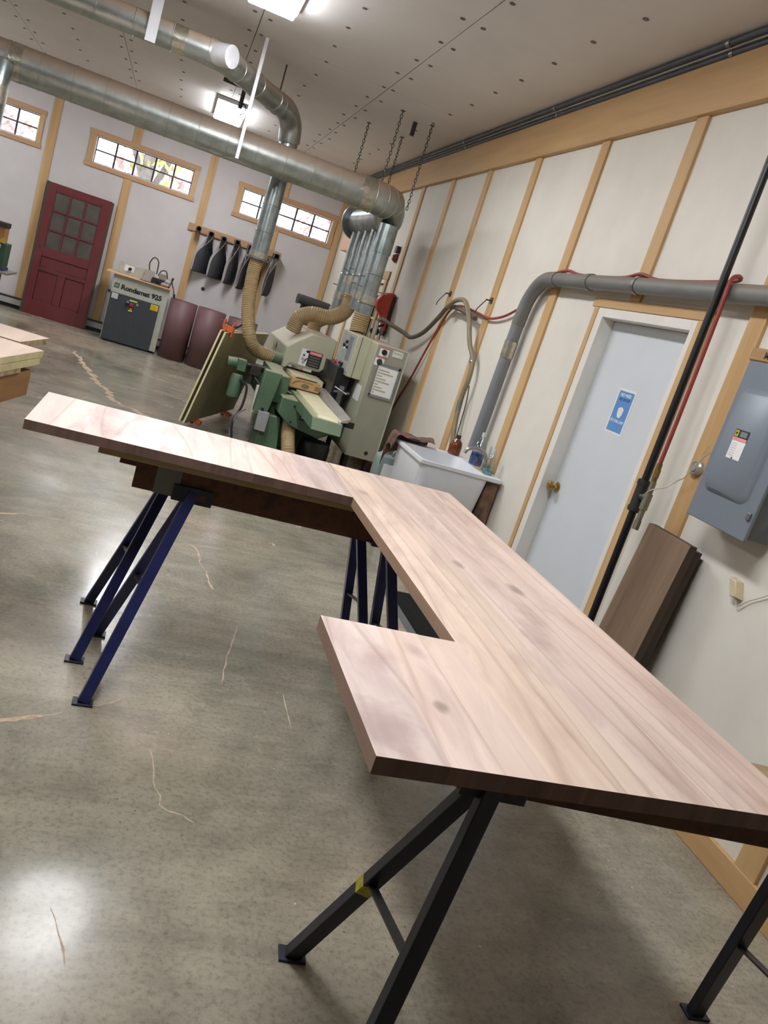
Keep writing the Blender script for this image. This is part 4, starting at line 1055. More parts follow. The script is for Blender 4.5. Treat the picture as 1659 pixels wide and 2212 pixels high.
bf = MB(); bf.cyl((QX, QY - .063, 1.26), (QX, QY - .058, 1.36), .013, 10).cyl((QX, QY - .062, 1.29), (QX, QY - .061, 1.33), .016, 6)
bf.build('brass_fitting', plain('dull_brass', (142, 120, 66), .35, .8), bp)
rh = thing('red_hose', 'dull red air hose running from brass fitting up over the dust pipe', 'hose', (QX, QY - .058, 1.36))
WX = XW - .034
MB().tube(spline([(QX, QY - .058, 1.355), (QX + .005, QY - .048, 1.7), (QX + .008, QY - .035, 2.05), (QX + .010, QY - .025, 2.17), (QX + .018, QY - .015, 2.235), (PX - .02, QY + .0, 2.258), (PX + .02, QY + .03, 2.258), (WX, QY + .10, 2.252), (WX, QY + .35, 2.238), (WX, 4.1, 2.235), (WX, 4.3, 2.262), (WX, 4.5, 2.235), (WX, 5.0, 2.235), (WX, 5.22, 2.258), (WX, 5.45, 2.22), (WX, 5.62, 2.10), (WX, 5.75, 1.99), (WX, 5.95, 1.91), (WX, 6.15, 1.865), (WX, 6.35, 1.85), (WX, 6.7, 1.88), (WX, 7.1, 1.90), (WX, 7.35, 1.82), (WX, 7.6, 1.5), (WX, 7.85, 1.1), (WX, 8.05, .85), (WX, 8.3, .5)], 5), .010, 8).build('hose', redm, rh)
# thin data wire
wr = thing('thin_wire', 'thin pale wire looping from the valve to breaker panel', 'wire', (2.40, 3.3, 1.3))
MB().tube(spline([(QX - .012, QY - .04, 1.19), (QX - .01, QY - .09, 1.235), (QX + .02, QY - .14, 1.27), (XW - .075, QY - .13, 1.315), (XW - .075, QY - .17, 1.345), (XW - .075, QY - .24, 1.46), (XW - .09, QY - .36, 1.52)], 5), .0028, 6).build('wire', plain('pale_wire', (205, 196, 172), .5), wr)

# ---- drooping grey and tan hose on hooks
gh = thing('grey_hose', 'dusty grey hose slung over wall hooks and drooping to machine cabinet', 'hose', (PX, 7.0, 1.7))
HX = XW - .078
MB().tube(spline([(2.02, 8.15, 1.545), (2.05, 8.13, 1.58), (2.14, 8.12, 1.56), (2.30, 8.10, 1.52), (HX - .03, 8.0, 1.50), (HX, 7.75, 1.585), (HX, 7.45, 1.75), (HX, 7.28, 1.86), (HX, 7.05, 1.875), (HX, 6.75, 1.85), (HX, 6.5, 1.82)], 6), .021, 10).build('hose', plain('dusty_grey_hose', (98, 90, 78), .55), gh)
th = thing('tan_hose', 'dusty tan hose looping over the grey one and hanging to the sink', 'hose', (PX, 6.4, 1.4))
MB().tube(spline([(HX - .05, 7.15, 1.86), (HX - .05, 6.95, 1.93), (HX - .05, 6.72, 1.93), (HX - .05, 6.50, 1.80), (HX - .03, 6.36, 1.62), (HX, 6.25, 1.50), (HX, 6.20, 1.35), (HX, 6.22, 1.20), (HX, 6.18, 1.02), (HX, 6.08, .80), (HX, 6.0, .55)], 6), .020, 10).build('hose', plain('dusty_tan_hose', (136, 122, 98), .55), th)
MB().tube([(HX, 6.30, 1.56), (HX, 6.245, 1.48)], .0235, 10).build('coupling', steel, th); MB().tube([(HX, 6.22, 1.17), (HX, 6.20, 1.07)], .0225, 10).build('sleeve', plain('grey_green_sleeve', (108, 112, 98), .5), th)
MB().tube(spline([(HX + .02, 6.19, 1.3), (HX + .02, 6.13, 1.15), (HX + .02, 6.10, .9), (HX + .02, 6.05, .7)], 5), .005, 6).build('tie_wire', dsteel, th)
for y, l in ((7.5, 'small steel hook on the batten past the drooping hoses'), (6.43, 'small steel hook on the batten holding tan hose')):
    t = thing('hose_hook', l, 'hook', (XW - BT, y, 2.0), 'steel hose hooks on the battens')
    k = MB(); k.box(XW - BT - .006, XW - BT + .002, y - .025, y + .025, 1.965, 2.015); k.cyl((XW - BT - .004, y, 1.99), (XW - BT - .05, y, 1.985), .006, 8).tube(spline([(XW - BT - .045, y, 1.985), (HX - .025, y + .03, 1.90), (HX - .026, y + .05, 1.86)], 4), .0045, 6)
    k.build('hook', dsteel, t)

# ---- red hose reel with its black ball stop
re = thing('hose_reel', 'round red hose reel on the wall behind duct drops', 'reel', (2.36, 9.55, 1.74))
dprof = [(2.44 - .175 * math.sin(a), 1.745 + .145 * math.cos(a)) for a in [math.pi * k / 18 for k in range(19)]]
MB().prism([(x, 9.40, z) for x, z in dprof], (0, .14, 0)).build('reel_case', plain('red_reel_paint', (204, 72, 50), .4, var=.06), re, bevel=.012)
MB().box(2.425, XW - .02, 9.36, 9.56, 1.40, 1.88).build('back_plate', dark, re, bevel=.01)
MB().prism([(2.32, 9.42, 1.65), (2.42, 9.40, 1.65), (2.43, 9.34, 1.46), (2.40, 9.34, 1.46)], (0, .05, 0)).build('outlet', MATS['red_reel_paint'], re)
MB().lathe((2.30, 9.28, 1.38), [(.01, 0), (.04, .01), (.056, .035), (.056, .06), (.04, .085), (.01, .095)], 18).build('ball_stop', black, re)
MB().cyl((2.30, 9.28, 1.47), (2.40, 9.36, 1.52), .013, 8).build('hose_end', dark, re)

# ---- peach plywood box high in the corner and a vertical pipe
tag(MB().box(XW - .12, XW - .019, 12.15, 13.15, 2.36, 2.86).build('plywood_box', wood('peach_plywood', (196, 142, 104), (222, 172, 134), 'Z', .6, 12.0), bevel=.004), 'peach plywood box mounted high on wall near the far corner', 'cabinet')
rk_ = thing('alarm_bell', 'small red bell fitting on the wall above the glazed door', 'bell', (XW, 9.95, 2.30))
MB()._lathe2(Vector((XW, 9.95, 2.30)), Vector((-1, 0, 0)), [(.05, 0), (.055, .02), (.03, .06)], 14, None).build('gong', plain('dark_red_bell', (150, 66, 60), .4), rk_)
MB().box(XW - .05, XW, 9.90, 9.99, 2.36, 2.44).build('bracket', dsteel, rk_)

# ---- breaker panel
pg = plain('grey_panel_enamel', (116, 124, 134), .38, var=.02, scale=4)
ep = thing('breaker_panel', 'grey steel breaker panel mounted on the wall over leaning planks', 'breaker panel', (2.40, 2.8, 1.2))
EX, EY0, EY1, EZ0, EZ1 = 2.32, 2.613, 3.0, 1.21, 1.90
MB().box(EX + .012, XW - BT, EY0 + .012, EY1 - .012, EZ0 + .012, EZ1 - .006).build('enclosure', plain('dark_grey_panel', (92, 96, 98), .45), ep, bevel=.003)
cv = MB().box(EX, EX + .014, EY0, EY1, EZ0, EZ1).build('cover', pg, ep, bevel=.003)
# raised door pressed into the cover
ring0 = [Vector((EX + .001, p.x, p.y)) for p in [Vector((q.x, q.y)) for q in rring(2.675, 2.972, 1.335, 1.79, .05, 0)]]
ring1 = [Vector((EX - .016, p.x, p.y)) for p in [Vector((q.x, q.y)) for q in rring(2.695, 2.955, 1.355, 1.77, .045, 0)]]
loft(MB(), [ring0, ring1]).build('pressed_door', pg, cv)
LX = EX - .0165
MB().box(LX - .0015, LX + .001, 2.800, 2.884, 1.495, 1.618).build('label_patch', paper, cv, smooth=False)
MB().box(LX - .003, LX, 2.800, 2.884, 1.585, 1.618).build('label_patch', plain('black_label', (44, 48, 44), .5), cv, smooth=False)
MB().box(LX - .0045, LX - .002, 2.858, 2.880, 1.588, 1.614).build('label_print', plain('olive_yellow_print', (176, 176, 64), .5), cv, smooth=False)
MB().box(LX - .006, LX - .004, 2.866, 2.873, 1.598, 1.606).build('label_print', decal, cv, smooth=False)
MB().box(LX - .0045, LX - .002, 2.806, 2.848, 1.590, 1.612).build('label_print', plain('grey_green_print', (120, 130, 124), .5), cv, smooth=False)
MB().box(LX - .003, LX, 2.800, 2.884, 1.572, 1.585).build('label_print', plain('pink_print', (226, 150, 150), .5), cv, smooth=False)
for k in range(6):
    MB().box(LX - .0025, LX - .001, 2.846, 2.876, 1.508 + k * .010, 1.511 + k * .010).build('label_print', plain('faint_print', (198, 196, 204), .5), cv, smooth=False)
MB().box(LX - .003, LX - .001, 2.842, 2.848, 1.496, 1.503).build('label_print', decal, cv, smooth=False)
MB().box(EX - .010, EX + .001, 2.625, 2.645, 1.295, 1.325).build('latch', steel, cv, bevel=.003)
# routed sign above the panel
sg = thing('wooden_sign', 'small weathered wooden MAIN sign on top of the breaker panel', 'sign', (2.40, 2.85, 1.90))
MB().box(EX - .004, EX + .016, 2.62, 3.008, 1.901, 1.955).build('board', wood('weathered_sign_wood', (138, 104, 66), (172, 136, 92), 'Y', .6, 30.0), sg, bevel=.006)
text('lettering', 'MAIN', .040, plain('burnt_letters', (74, 48, 28), .7), (EX - .0045, 2.868, 1.926), (0, -1, 0), (0, 0, 1), sg, bold=.0012)
# round thermostat on the batten
tm = thing('thermostat', 'round silver thermostat on the pine batten left of panel', 'thermostat', (XW - BT, 3.222, 1.395))
tm_o = Vector((XW - BT, 3.205, 1.395))
MB()._lathe2(tm_o, Vector((-1, 0, 0)), [(.036, 0), (.037, .018), (.030, .026)], 24, None).build('body', plain('silver_plastic', (176, 170, 158), .35, .4), tm)
MB()._lathe2(tm_o, Vector((-1, 0, 0)), [(.020, .024), (.018, .033)], 18, None).build('dial', plain('silver_dial', (196, 192, 184), .3, .5), tm)
MB().tube(spline([(XW - .03, 3.21, 1.43), (XW - .035, 3.19, 1.48), (XW - .06, 3.12, 1.53), (XW - .08, 3.0, 1.56)], 5), .002, 5).build('wire', MATS['pale_wire'], tm)
# phone jack
pj = thing('phone_jack', 'small cream phone jack with a thin cord below breaker panel', 'jack', (XW, 2.71, 1.01))
MB().hexa([(XW - .034, 2.655, .975), (XW, 2.645, .97), (XW, 2.70, .965), (XW - .034, 2.69, .968)], [(XW - .034, 2.69, 1.035), (XW, 2.68, 1.04), (XW, 2.735, 1.045), (XW - .034, 2.735, 1.04)]).build('jack_box', plain('cream_plastic', (212, 196, 160), .45), pj, bevel=.004)
MB().tube(spline([(XW - .018, 2.665, .968), (XW - .018, 2.645, .945), (XW - .012, 2.60, .99), (XW - .012, 2.52, 1.05), (XW - .012, 2.46, 1.12), (XW - .012, 2.40, 1.2)], 5), .0024, 6).build('cord', MATS['pale_wire'], pj)

# ---- planks leaning on the wall
pk = wood('brown_walnut_plank', (104, 82, 64), (138, 114, 92), 'Z', .5, 16.0)
pk2 = wood('dark_walnut_edge', (48, 36, 28), (72, 54, 42), 'Z', .55, 16.0)
def plank(xt, xb, y0, y1, h, th_, mats, label):
    bot = [(xb, y0, 0), (xb + th_, y0, 0), (xb + th_, y1, 0), (xb, y1, 0)]; top = [(xt, y0, h), (xt + th_, y0, h), (xt + th_, y1, h), (xt, y1, h)]
    return tag(MB().hexa(bot, top, [1, 1, 1, 1, 1, 0]).build('plank', mats, bevel=.002), label, 'plank', 'walnut planks leaning under the breaker panel')
plank(2.352, 2.262, 2.93, 3.262, 1.085, .040, [pk, pk2], 'wide brown walnut plank in front, leaning on wall under breaker panel')
plank(2.400, 2.312, 2.948, 3.27, 1.062, .042, [pk2, pk2], 'dark walnut plank behind the wide brown one')

# ---- blue notice on the grey door
nt_ = thing('mask_notice', 'blue and white mask notice taped to the grey door', 'notice', (XW + .077, 4.16, 1.39))
NX = XW + .0765
kx = (XW + .077) / XW
ny0, ny1 = 3.946 * kx, 4.128 * kx
nz0, nz1 = 1.6 + (1.388 - 1.6) * kx, 1.6 + (1.640 - 1.6) * kx
MB().box(NX - .0012, NX, ny0, ny1, nz0, nz1).build('sheet', paper, nt_, smooth=False)
MB().box(NX - .0022, NX - .0011, ny0 + .015, ny1 - .014, nz0 + .012, nz1 - .014).build('blue_print', plain('notice_blue', (92, 146, 206), .6, var=.05), nt_, smooth=False)
cy_ = (ny0 + ny1) / 2
text('lettering', 'NO MASK', .026, paper, (NX - .0024, cy_, nz1 - .036), (0, -1, 0), (0, 0, 1), nt_, bold=.0006)
text('lettering', 'NO ENTRY', .024, plain('deep_blue_print', (40, 88, 150), .6), (NX - .0024, cy_, nz1 - .062), (0, -1, 0), (0, 0, 1), nt_, bold=.0006)
zc_ = (nz0 + nz1) / 2 - .006
MB().prism([(NX - .0024, cy_ + dy, zc_ + dz) for dy, dz in ((.030, .022), (.0, .034), (-.030, .022), (-.026, -.010), (-.012, -.030), (.012, -.030), (.026, -.010))], (-.0008, 0, 0)).build('shield', paper, nt_, smooth=False)
text('lettering', "IT'S THE LAW", .0235, paper, (NX - .0024, cy_, nz0 + .072), (0, -1, 0), (0, 0, 1), nt_, bold=.0005)

# ================================================================== ALONG THE FAR WALL
# baseboard heater
bh = thing('baseboard_heater', 'long low grey baseboard heater along the far wall', 'heater', (-1, 14.0, 0))
MB().box(XL + .1, 2.3, YB - .07, YB, .055, .150).build('cover', plain('grey_heater_cover', (168, 168, 164), .45), bh, bevel=.004)
MB().box(XL + .1, 2.3, YB - .075, YB, .148, .168).build('top_slot', dark, bh); MB().box(XL + .1, 2.3, YB - .06, YB, .0, .056).build('toe_gap', black, bh)

# ---- old red door leaning on the wall
redp = plain('red_door_paint', (104, 43, 47), .38, var=.06, scale=6)
rd = thing('red_door', 'old red panelled door with nine panes leaning on the far wall', 'door', (-1.5, 13.84, 0))
LA = math.atan2(.13, 1.96)
DW0, DW1, DH = -1.975, -1.065, 1.98
XD = Matrix.Translation((0, 13.84, 0)) @ Matrix.Rotation(-LA, 4, 'X')
def rdm(): return MB(XD)
w_ = .105
gz0, gz1 = 1.02, 1.87
fm = rdm()
fm.box(DW0, DW0 + w_, 0, .04, 0, DH).box(DW1 - w_ - .02, DW1, 0, .04, 0, DH).box(DW0 + w_, DW1 - w_ - .02, 0, .04, gz1, DH).box(DW0 + w_, DW1 - w_ - .02, 0, .04, .90, gz0).box(DW0 + w_, DW1 - w_ - .02, 0, .04, .74 - .06, .74 - .005).box(DW0 + w_, DW1 - w_ - .02, 0, .04, 0, .22)
xm = (DW0 + w_ + DW1 - w_ - .02) / 2
fm.box(xm - .055, xm + .055, 0, .04, .22, .69)
fm.build('door_frame', redp, rd, bevel=.003)
for a in ((DW0 + w_, DW1 - w_ - .02, .735, .90), (DW0 + w_, xm - .055, .22, .68), (xm + .055, DW1 - w_ - .02, .22, .68)):
    rdm().box(a[0] + .004, a[1] - .004, .016, .030, a[2] + .002, a[3] - .002).build('panel', redp, rd, bevel=.003)
gx0, gx1 = DW0 + w_, DW1 - w_ - .02
dg = plain('dusty_dark_glass', (92, 88, 82), .08, var=.12, scale=5, spec=.7)
for i in range(3):
    for j in range(3):
        a = gx0 + (gx1 - gx0) * i / 3; b2 = gx0 + (gx1 - gx0) * (i + 1) / 3; c = gz0 + (gz1 - gz0) * j / 3; d = gz0 + (gz1 - gz0) * (j + 1) / 3
        rdm().box(a + .012, b2 - .012, .018, .022, c + .012, d - .012).build('pane', dg, rd, smooth=False)
for i in range(4):
    x = gx0 + (gx1 - gx0) * i / 3; rdm().box(x - .013, x + .013, .006, .034, gz0, gz1).build('muntin', redp, rd)
for j in range(4):
    z = gz0 + (gz1 - gz0) * j / 3; rdm().box(gx0, gx1, .005, .035, z - .013, z + .013).build('muntin', redp, rd)
rdm().box(DW0 - .035, DW0, .004, .05, 0.02, DH + .004).build('edge_strip', plain('grimy_wood_edge', (70, 60, 48), .7), rd); rdm().box(DW1, DW1 + .028, .004, .05, .02, DH - .01).build('edge_strip', MATS['grimy_wood_edge'], rd)
MB()._lathe2(XD @ Vector((DW0 + .05, 0, 1.02)), Vector((0, -1, 0)), [(.02, -.005), (.02, .006)], 12, None).build('lock_rosette', dsteel, rd)

# ---- profile grinder
gr = thing('knife_grinder', 'grey and charcoal profile knife grinder with cluttered top by far wall', 'grinder', (-.36, 13.5, 0))
gbody = plain('pale_grey_enamel', (176, 178, 166), .45)
gpan = plain('charcoal_panel', (56, 62, 68), .45)
MB().box(-.765, .055, 13.24, 13.90, .03, 1.0).build('body', gbody, gr, bevel=.006)
fp = MB().box(-.755, -.035, 13.228, 13.242, .025, .735).build('front_panel', gpan, gr, bevel=.004)
MB().box(-.72, -.05, 13.26, 13.85, 0, .035).build('plinth', black, gr)
MB().box(-.88, .10, 13.20, 13.85, 1.0, 1.018).build('top_board', wood('thin_ply_top', (196, 150, 112), (224, 180, 142), 'X', .6, 18.0), gr)
bk = MB().box(-.745, -.36, 13.55, 13.75, 1.018, 1.185).build('control_box', gbody, gr, bevel=.005)
MB().box(-.66, -.52, 13.546, 13.551, 1.07, 1.16).build('switch_plate', paper, bk, smooth=False); MB()._lathe2(Vector((-.58, 13.548, 1.11)), Vector((0, -1, 0)), [(.026, 0), (.024, .03)], 14, None).build('switch_knob', black, bk)
cl = MB()
cl.hexa([(-.38, 13.3, 1.018), (-.20, 13.3, 1.018), (-.20, 13.5, 1.018), (-.38, 13.5, 1.018)], [(-.34, 13.34, 1.19), (-.22, 13.34, 1.19), (-.22, 13.48, 1.19), (-.34, 13.48, 1.19)])
cl.box(-.15, -.04, 13.35, 13.5, 1.10, 1.19).cyl((-.04, 13.3, 1.09), (.04, 13.3, 1.09), .055, 14).cyl((-.10, 13.27, 1.05), (.02, 13.27, 1.05), .03, 12)
cl.build('grinding_head', plain('dusty_pink_grey', (150, 140, 130), .5, .2), gr, bevel=.004)
ck = MB(); ck.box(-.24, -.05, 13.26, 13.4, 1.03, 1.11).cyl((-.20, 13.25, 1.07), (-.20, 13.36, 1.07), .045, 14).cyl((-.12, 13.24, 1.08), (-.12, 13.34, 1.08), .035, 14).cyl((.02, 13.30, 1.02), (.06, 13.34, 1.18), .018, 8)
ck.build('slide_rest', dark, gr, bevel=.004)
MB().box(-.40, -.14, 13.205, 13.235, 1.019, 1.032).build('bright_rail', steel, gr)
for pth in ([(-.30, 13.4, 1.18), (-.32, 13.4, 1.30), (-.27, 13.4, 1.39), (-.20, 13.4, 1.34), (-.19, 13.4, 1.16)], [(-.16, 13.38, 1.15), (-.13, 13.38, 1.23), (-.06, 13.38, 1.24), (-.02, 13.38, 1.14)], [(.05, 13.35, 1.12), (.10, 13.32, 1.02), (.13, 13.28, .93), (.14, 13.26, .89)]):
    MB().tube(spline(pth, 6), .009, 8).build('coolant_hose', dsteel, gr)
MB().cyl((.128, 13.26, .96), (.145, 13.25, .87), .018, 8).build('hose_nozzle', dark, gr)
MB().cyl((-.80, 13.24, .735), (-.76, 13.24, .735), .022, 12).build('side_knob', black, gr)
text('lettering', 'Rondamat 925', .098, decal, (-.33, 13.237, .835), (1, 0, 0), (0, 0, 1), gr, bold=.0038, wid=1.04)
lgq = MB(); 
for a in ((-.728, -.660, .868, .876), (-.728, -.660, .808, .816), (-.728, -.720, .808, .876), (-.668, -.660, .808, .876)): lgq.box(a[0], a[1], 13.237, 13.241, a[2], a[3])
lgq.tube([(-.694 + .018 * math.cos(t), 13.238, .842 + .018 * math.sin(t)) for t in [2 * math.pi * k / 12 for k in range(13)]], .003, 5, False)
lgq.build('logo', decal, gr, smooth=False)
def pt(x0, x1, z0, z1, m_, nm='sticker', d=0): MB().box(x0, x1, 13.2245 - d, 13.2285 - d, z0, z1).build(nm, m_, fp, smooth=False)
pt(-.735, -.645, .645, .725, plain('pale_grey_sticker', (208, 210, 206), .5)); pt(-.16, -.05, .635, .722, yellow)
for k in range(4): pt(-.725, -.66, .655 + k * .016, .659 + k * .016, MATS['faint_print'], 'sticker_print', .003); pt(-.15, -.07, .648 + k * .018, .652 + k * .018, plain('mustard_print', (196, 160, 40), .5), 'sticker_print', .003)
pt(-.47, -.36, .672, .694, plain('pale_yellow_sticker', (206, 204, 96), .5)); pt(-.505, -.475, .635, .665, plain('grey_key', (150, 152, 156), .5)); pt(-.365, -.335, .632, .662, MATS['grey_key'])
for x, m_, r in ((-.495, black, .026), (-.43, plain('red_stop', (150, 40, 44), .4), .030)):
    MB()._lathe2(Vector((x, 13.228, .618)), Vector((0, -1, 0)), [(r, 0), (r, .014), (r * .7, .022)], 16, None).build('push_button', m_, fp)
tz = .515
MB().prism([(-.475, 13.2245, tz), (-.385, 13.2245, tz), (-.43, 13.2245, tz + .078)], (0, .004, 0)).build('warning_triangle', decal, fp, smooth=False)
MB().prism([(-.463, 13.2225, tz + .007), (-.397, 13.2225, tz + .007), (-.43, 13.2225, tz + .064)], (0, .003, 0)).build('warning_triangle', yellow, fp, smooth=False)
MB().prism([(-.428, 13.2215, tz + .048), (-.440, 13.2215, tz + .028), (-.431, 13.2215, tz + .029), (-.436, 13.2215, tz + .010), (-.420, 13.2215, tz + .034), (-.429, 13.2215, tz + .033)], (0, .002, 0)).build('warning_triangle', decal, fp, smooth=False)

# ---- sanding belts on a pine peg rail
pr_ = thing('peg_rail', 'pine peg rail on the far wall holding black sanding belts', 'rail', (.83, 14.02, 2.0))
MB().box(.09, 1.585, YB - BT - .022, YB - BT + .001, 1.96, 2.068).build('rail', pine_x, pr_, bevel=.003)
pegx = [.253, .455, .660, .875, 1.095, 1.30, 1.517]
pegz = [2.009, 1.988, 1.978, 1.995, 1.988, 1.985, 1.985]
peg_m = plain('dark_tube', (44, 44, 46), .6)
for x, z in zip(pegx, pegz):
    k = MB(); P0 = Vector((x, YB - .04, z)); n_ = 16
    k._lathe2(P0, Vector((0, -1, 0)), [(.040, 0), (.040, .22), (.040, .221), (.031, .221), (.031, .10)], n_, None)
    k.build('peg', [peg_m], pr_)
belt_b = plain('black_belt_grit', (50, 52, 56), .7, var=.12, scale=20)
belt_g = plain('grey_belt_backing', (168, 160, 158), .65, var=.05)
def belt(px0, px, pz, w, zb, yy, dep, tilt, label):
    """closed loop of abrasive belt hanging on a peg, w wide open, its face turned by tilt"""
    rp = .0485; L = pz - zb; n = 34; pts = []
    for k in range(n):
        a = 2 * math.pi * k / n
        c, s2 = math.cos(a), math.sin(a)
        t = (1 - c) / 2                         # 0 at the top, 1 at the bottom
        half = rp + (w / 2 - rp) * math.sin(min(1, t * 1.25) * math.pi / 2) ** 1.1 if t < .8 else (w / 2) * math.sqrt(max(0, 1 - ((t - .8) / .2) ** 2)) if t > .8 else w / 2
        zz = pz + rp - (L + rp) * t
        pts.append((s2 / abs(s2) * half * min(1, abs(s2) * 6) if abs(s2) > 1e-6 else 0.0, zz))
    vs = []; fs = []
    for (x, z) in pts:
        tt = min(1, max(0, (pz - z) / (L * .62))); tt = tt * tt * (3 - 2 * tt)
        for d in (0, 1): vs.append((px + x * (1 - .5 * d * tt) + tilt * d * tt + (px0 - px) * (1 - tt), yy - dep * d, z))
    for k in range(n):
        k2 = (k + 1) % n
        fs.append((2 * k, 2 * k + 1, 2 * k2 + 1, 2 * k2))
    o = MB().add(vs, fs).build('sanding_belt', [belt_b, belt_g])
    m_ = o.modifiers.new('solid', 'SOLIDIFY'); m_.thickness = .006; m_.offset = -1; m_.use_rim = True; m_.material_offset = 1; m_.material_offset_rim = 1
    return tag(o, label, 'sanding belt', 'sanding belts hanging from the peg rail')
belt(pegx[1], .535, pegz[1], .06, 1.37, YB - .05, .19, -.25, 'widest black sanding belt, first on the peg rail by the grinder')
belt(pegx[2], .765, pegz[2], .06, 1.35, YB - .05, .19, -.23, 'wide black sanding belt next to the widest one')
belt(pegx[3], .945, pegz[3], .08, 1.33, YB - .05, .19, -.15, 'black sanding belt, third along the peg rail from the grinder')
belt(pegx[4], 1.115, pegz[4], .10, 1.31, YB - .05, .19, -.11, 'narrow black sanding belt, fourth along the peg rail from the grinder')
belt(pegx[5], 1.32, pegz[5], .10, 1.31, YB - .05, .19, -.11, 'narrow black sanding belt hidden behind the tall drop pipe')
belt(pegx[6], 1.54, pegz[6], .10, 1.33, YB - .05, .19, -.11, 'narrow black sanding belt on the last peg beside the drop pipe')
tag(MB()._lathe2(Vector((.545, YB + .001, 1.145)), Vector((0, -1, 0)), [(.028, 0), (.028, .012), (.02, .016)], 16, None).build('round_plug', dark), 'round dark plug in the wall below sanding belts', 'plug')

# ---- three rolled wide sanding belts standing on the floor
wide_f = plain('wide_belt_brown', (104, 72, 74), .55, var=.08, scale=4)
for x, y, r, h, l in ((.305, 13.30, .215, .90, 'plum-brown wide sanding belt roll standing next to the grinder'), (.735, 13.20, .225, .905, 'plum-brown wide sanding belt roll standing between two others'), (1.22, 13.15, .235, .90, 'plum-brown wide sanding belt roll standing behind the plywood sheets')):
    t = MB(); n_ = 40
    path = []
    for k in range(n_ + 1):
        a = 2 * math.pi * k / n_ * 1.04
        rr_ = r * (1 - .03 * k / n_)
        path.append((x + rr_ * math.cos(a + .6) * .98, y + rr_ * math.sin(a + .6)))
    vs = []; fs = []
    for k, (px_, py_) in enumerate(path):
        vs += [(px_, py_, 0.0), (px_, py_, h)]
        if k: fs.append((2 * k - 2, 2 * k, 2 * k + 1, 2 * k - 1))
    o = t.add(vs, fs).build('wide_belt_roll', wide_f)
    md = o.modifiers.new('solid', 'SOLIDIFY'); md.thickness = .008
    tag(o, l, 'sanding belt', 'rolled wide sanding belts')

# ---- drill press
dpz = plain('charcoal_drill_enamel', (62, 62, 64), .45, var=.1)
dq = thing('drill_press', 'charcoal floor drill press standing behind the moulder hood', 'drill press', (2.02, 12.6, 0))
hx = MB()
loft(hx, [[Vector((x, q.x, q.y)) for q in rring(12.40, 12.72, zc - .07, zc + .07, .06, 0)] for x, zc in ((1.84, 1.475), (1.86, 1.485), (2.30, 1.475), (2.33, 1.46))])
hx.build('belt_cover', dpz, dq)
MB().box(1.92, 2.06, 12.46, 12.66, 1.17, 1.42).build('head', dpz, dq, bevel=.02)
MB().cyl((1.95, 12.44, 1.30), (1.95, 12.36, 1.30), .05, 14).build('feed_hub', dsteel, dq)
MB().cyl((1.95, 12.42, 1.34), (1.90, 12.34, 1.24), .010, 8).build('feed_handle', dsteel, dq)
MB().cyl((1.97, 12.56, 1.05), (1.97, 12.56, 1.18), .03, 12).build('chuck', dsteel, dq)
MB().cyl((2.22, 12.56, 1.15), (2.22, 12.56, 1.40), .075, 16).build('motor', dpz, dq)
MB().cyl((2.08, 12.60, .02), (2.08, 12.60, 1.42), .04, 16).build('column', steel, dq)
MB().box(1.84, 2.12, 12.40, 12.72, .80, .83).build('table', dsteel, dq, bevel=.006); MB().box(1.82, 2.28, 12.38, 12.80, 0, .06).build('base', dpz, dq, bevel=.01)

# ---- green stationary machine at the edge
gs = thing('green_bandsaw', 'green stationary saw with tan guard and steel table by far wall', 'saw', (-2.3, 12.1, 0))
gsp = plain('dark_green_enamel', (52, 84, 66), .45, var=.08)
MB().box(-2.75, -2.10, 11.9, 12.4, 0, .60).build('base_cabinet', gsp, gs, bevel=.01)
MB().box(-2.75, -1.935, 11.82, 12.5, .625, .655).build('table', plain('cast_table', (158, 150, 146), .4, .4), gs, bevel=.004)
MB().box(-2.70, -2.10, 11.9, 12.4, .60, .63).build('trunnion', dsteel, gs); MB().box(-2.60, -2.02, 11.9, 12.3, .655, .69).build('fence', plain('blue_fence', (40, 58, 92), .45), gs)
MB().hexa([(-2.6, 11.95, .66), (-2.035, 11.95, .66), (-2.035, 12.3, .66), (-2.6, 12.3, .66)], [(-2.6, 11.95, .99), (-2.03, 11.95, 1.0), (-2.03, 12.3, 1.0), (-2.6, 12.3, .99)]).build('upper_housing', gsp, gs, bevel=.01)
MB().box(-2.55, -2.085, 11.97, 12.25, 1.0, 1.19).build('tan_guard', plain('tan_guard', (160, 118, 72), .6), gs, bevel=.004)
MB().box(-2.55, -2.075, 11.96, 12.26, 1.19, 1.255).build('guard_cap', dsteel, gs, bevel=.004)
MB().hexa([(-2.13, 11.93, 1.0), (-2.06, 11.93, 1.0), (-2.06, 11.96, 1.0), (-2.13, 11.96, 1.0)], [(-2.10, 11.93, 1.07), (-2.06, 11.93, 1.07), (-2.06, 11.96, 1.07), (-2.10, 11.96, 1.07)]).build('knob', plain('yellow_knob', (190, 160, 70), .5), gs)
MB().box(-2.16, -2.10, 11.94, 11.952, .93, .98).build('sticker', paper, gs, smooth=False)

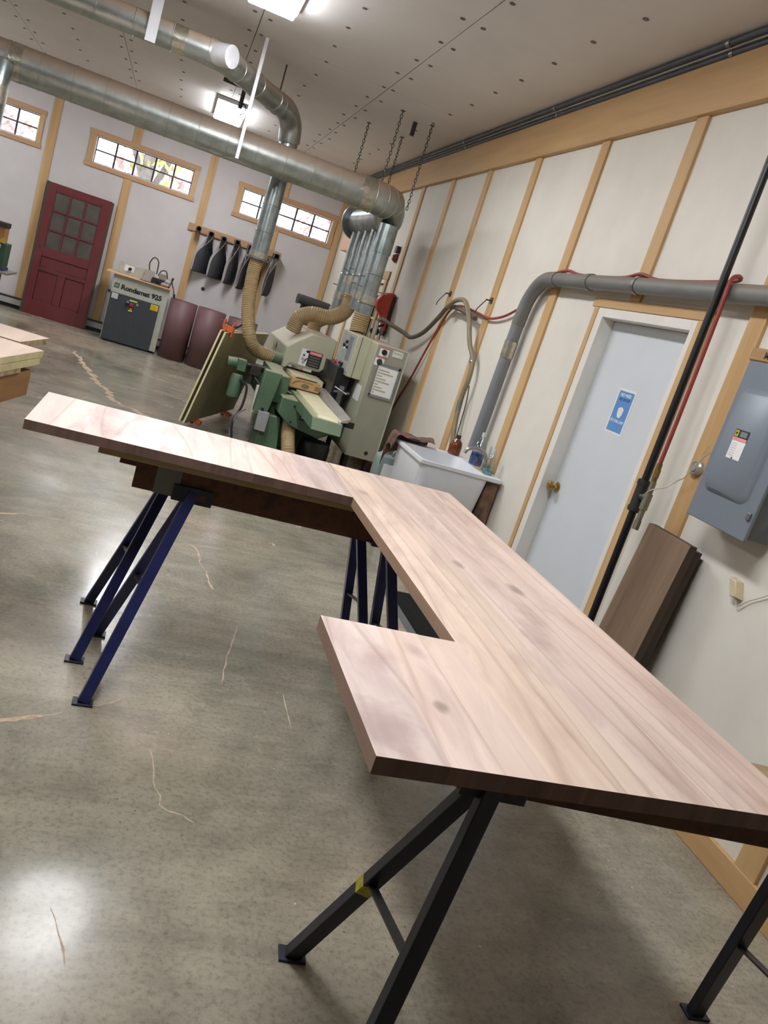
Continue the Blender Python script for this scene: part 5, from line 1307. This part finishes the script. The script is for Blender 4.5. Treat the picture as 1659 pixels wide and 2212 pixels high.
# ---- lumber on timbers at the left
def slab(corners, z0, z1, mats, label, grp=None, mi=None):
    return tag(MB().hexa([(x, y, z0) for x, y in corners], [(x, y, z1) for x, y in corners], mi).build('lumber_slab', mats, bevel=.002, smooth=False), label, 'lumber', grp)
ua = Vector((.195, .981)); va = Vector((-.981, .195))
def quad(c, l, w): 
    c = Vector(c); return [tuple(c - ua * l + va * w), tuple(c - ua * l), tuple(c), tuple(c + va * w)]
ptop = wood('pink_beige_panel', (196, 172, 154), (222, 200, 182), 'Y', .55, 14.0)
pedge = plain('pale_poplar_edge', (198, 186, 142), .6, var=.15, scale=10)
medge = rubble('mixed_grain_edge', [(120, 98, 76), (168, 146, 118), (92, 74, 58)], 7.0)
slab(quad((-.665, 5.96), 2.4, 1.1), .655, .70, [ptop, pedge], 'pale glued panel with cream edge on top of the near lumber pile', 'lumber pile at the left', [1, 0, 1, 1, 1, 1])
slab(quad((-.672, 5.93), 2.4, 1.1), .605, .653, [pedge, pedge], 'cream poplar panel second from top of the near lumber pile', 'lumber pile at the left', [1, 0, 1, 1, 1, 1])
slab(quad((-.735, 5.62), 2.0, 1.0), .575, .604, [medge, medge], 'grey-brown board under the cream panels of the near pile', 'lumber pile at the left', [1, 0, 1, 1, 1, 1])
tim = wood('brown_timber', (112, 78, 46), (150, 108, 66), 'Y', .65, 10.0)
slab(quad((-.700, 5.84), 2.2, .30), .40, .574, [tim, tim], 'thick brown timber carrying the near lumber pile', 'lumber pile at the left', [1, 0, 1, 1, 1, 1])
slab(quad((-.72, 6.62), .58, 1.2), .655, .70, [ptop, medge], 'pale panel with mottled edge on top of the far lumber pile', 'lumber pile at the left', [1, 0, 1, 1, 1, 1])
slab(quad((-.80, 6.60), .56, 1.0), .620, .654, [medge, medge], 'mottled brown panel beneath the far lumber pile top', 'lumber pile at the left', [1, 0, 1, 1, 1, 1])
lt = thing('lumber_cart', 'low dark cart under the lumber piles', 'cart', (-1.4, 5.2, 0))
c0 = Vector((-.700, 5.84)) - ua * 1.2 + va * .15
for k in (0, 1):
    c = Vector((-.700, 5.84)) - ua * (1.3 + k * .7) + va * .15
    MB().box(c.x - .09, c.x + .09, c.y - .09, c.y + .09, 0, .40).build('post', tim, lt, bevel=.004)
MB().box(-1.75, -1.25, 6.05, 6.5, 0, .62).build('crate', tim, lt, bevel=.004)
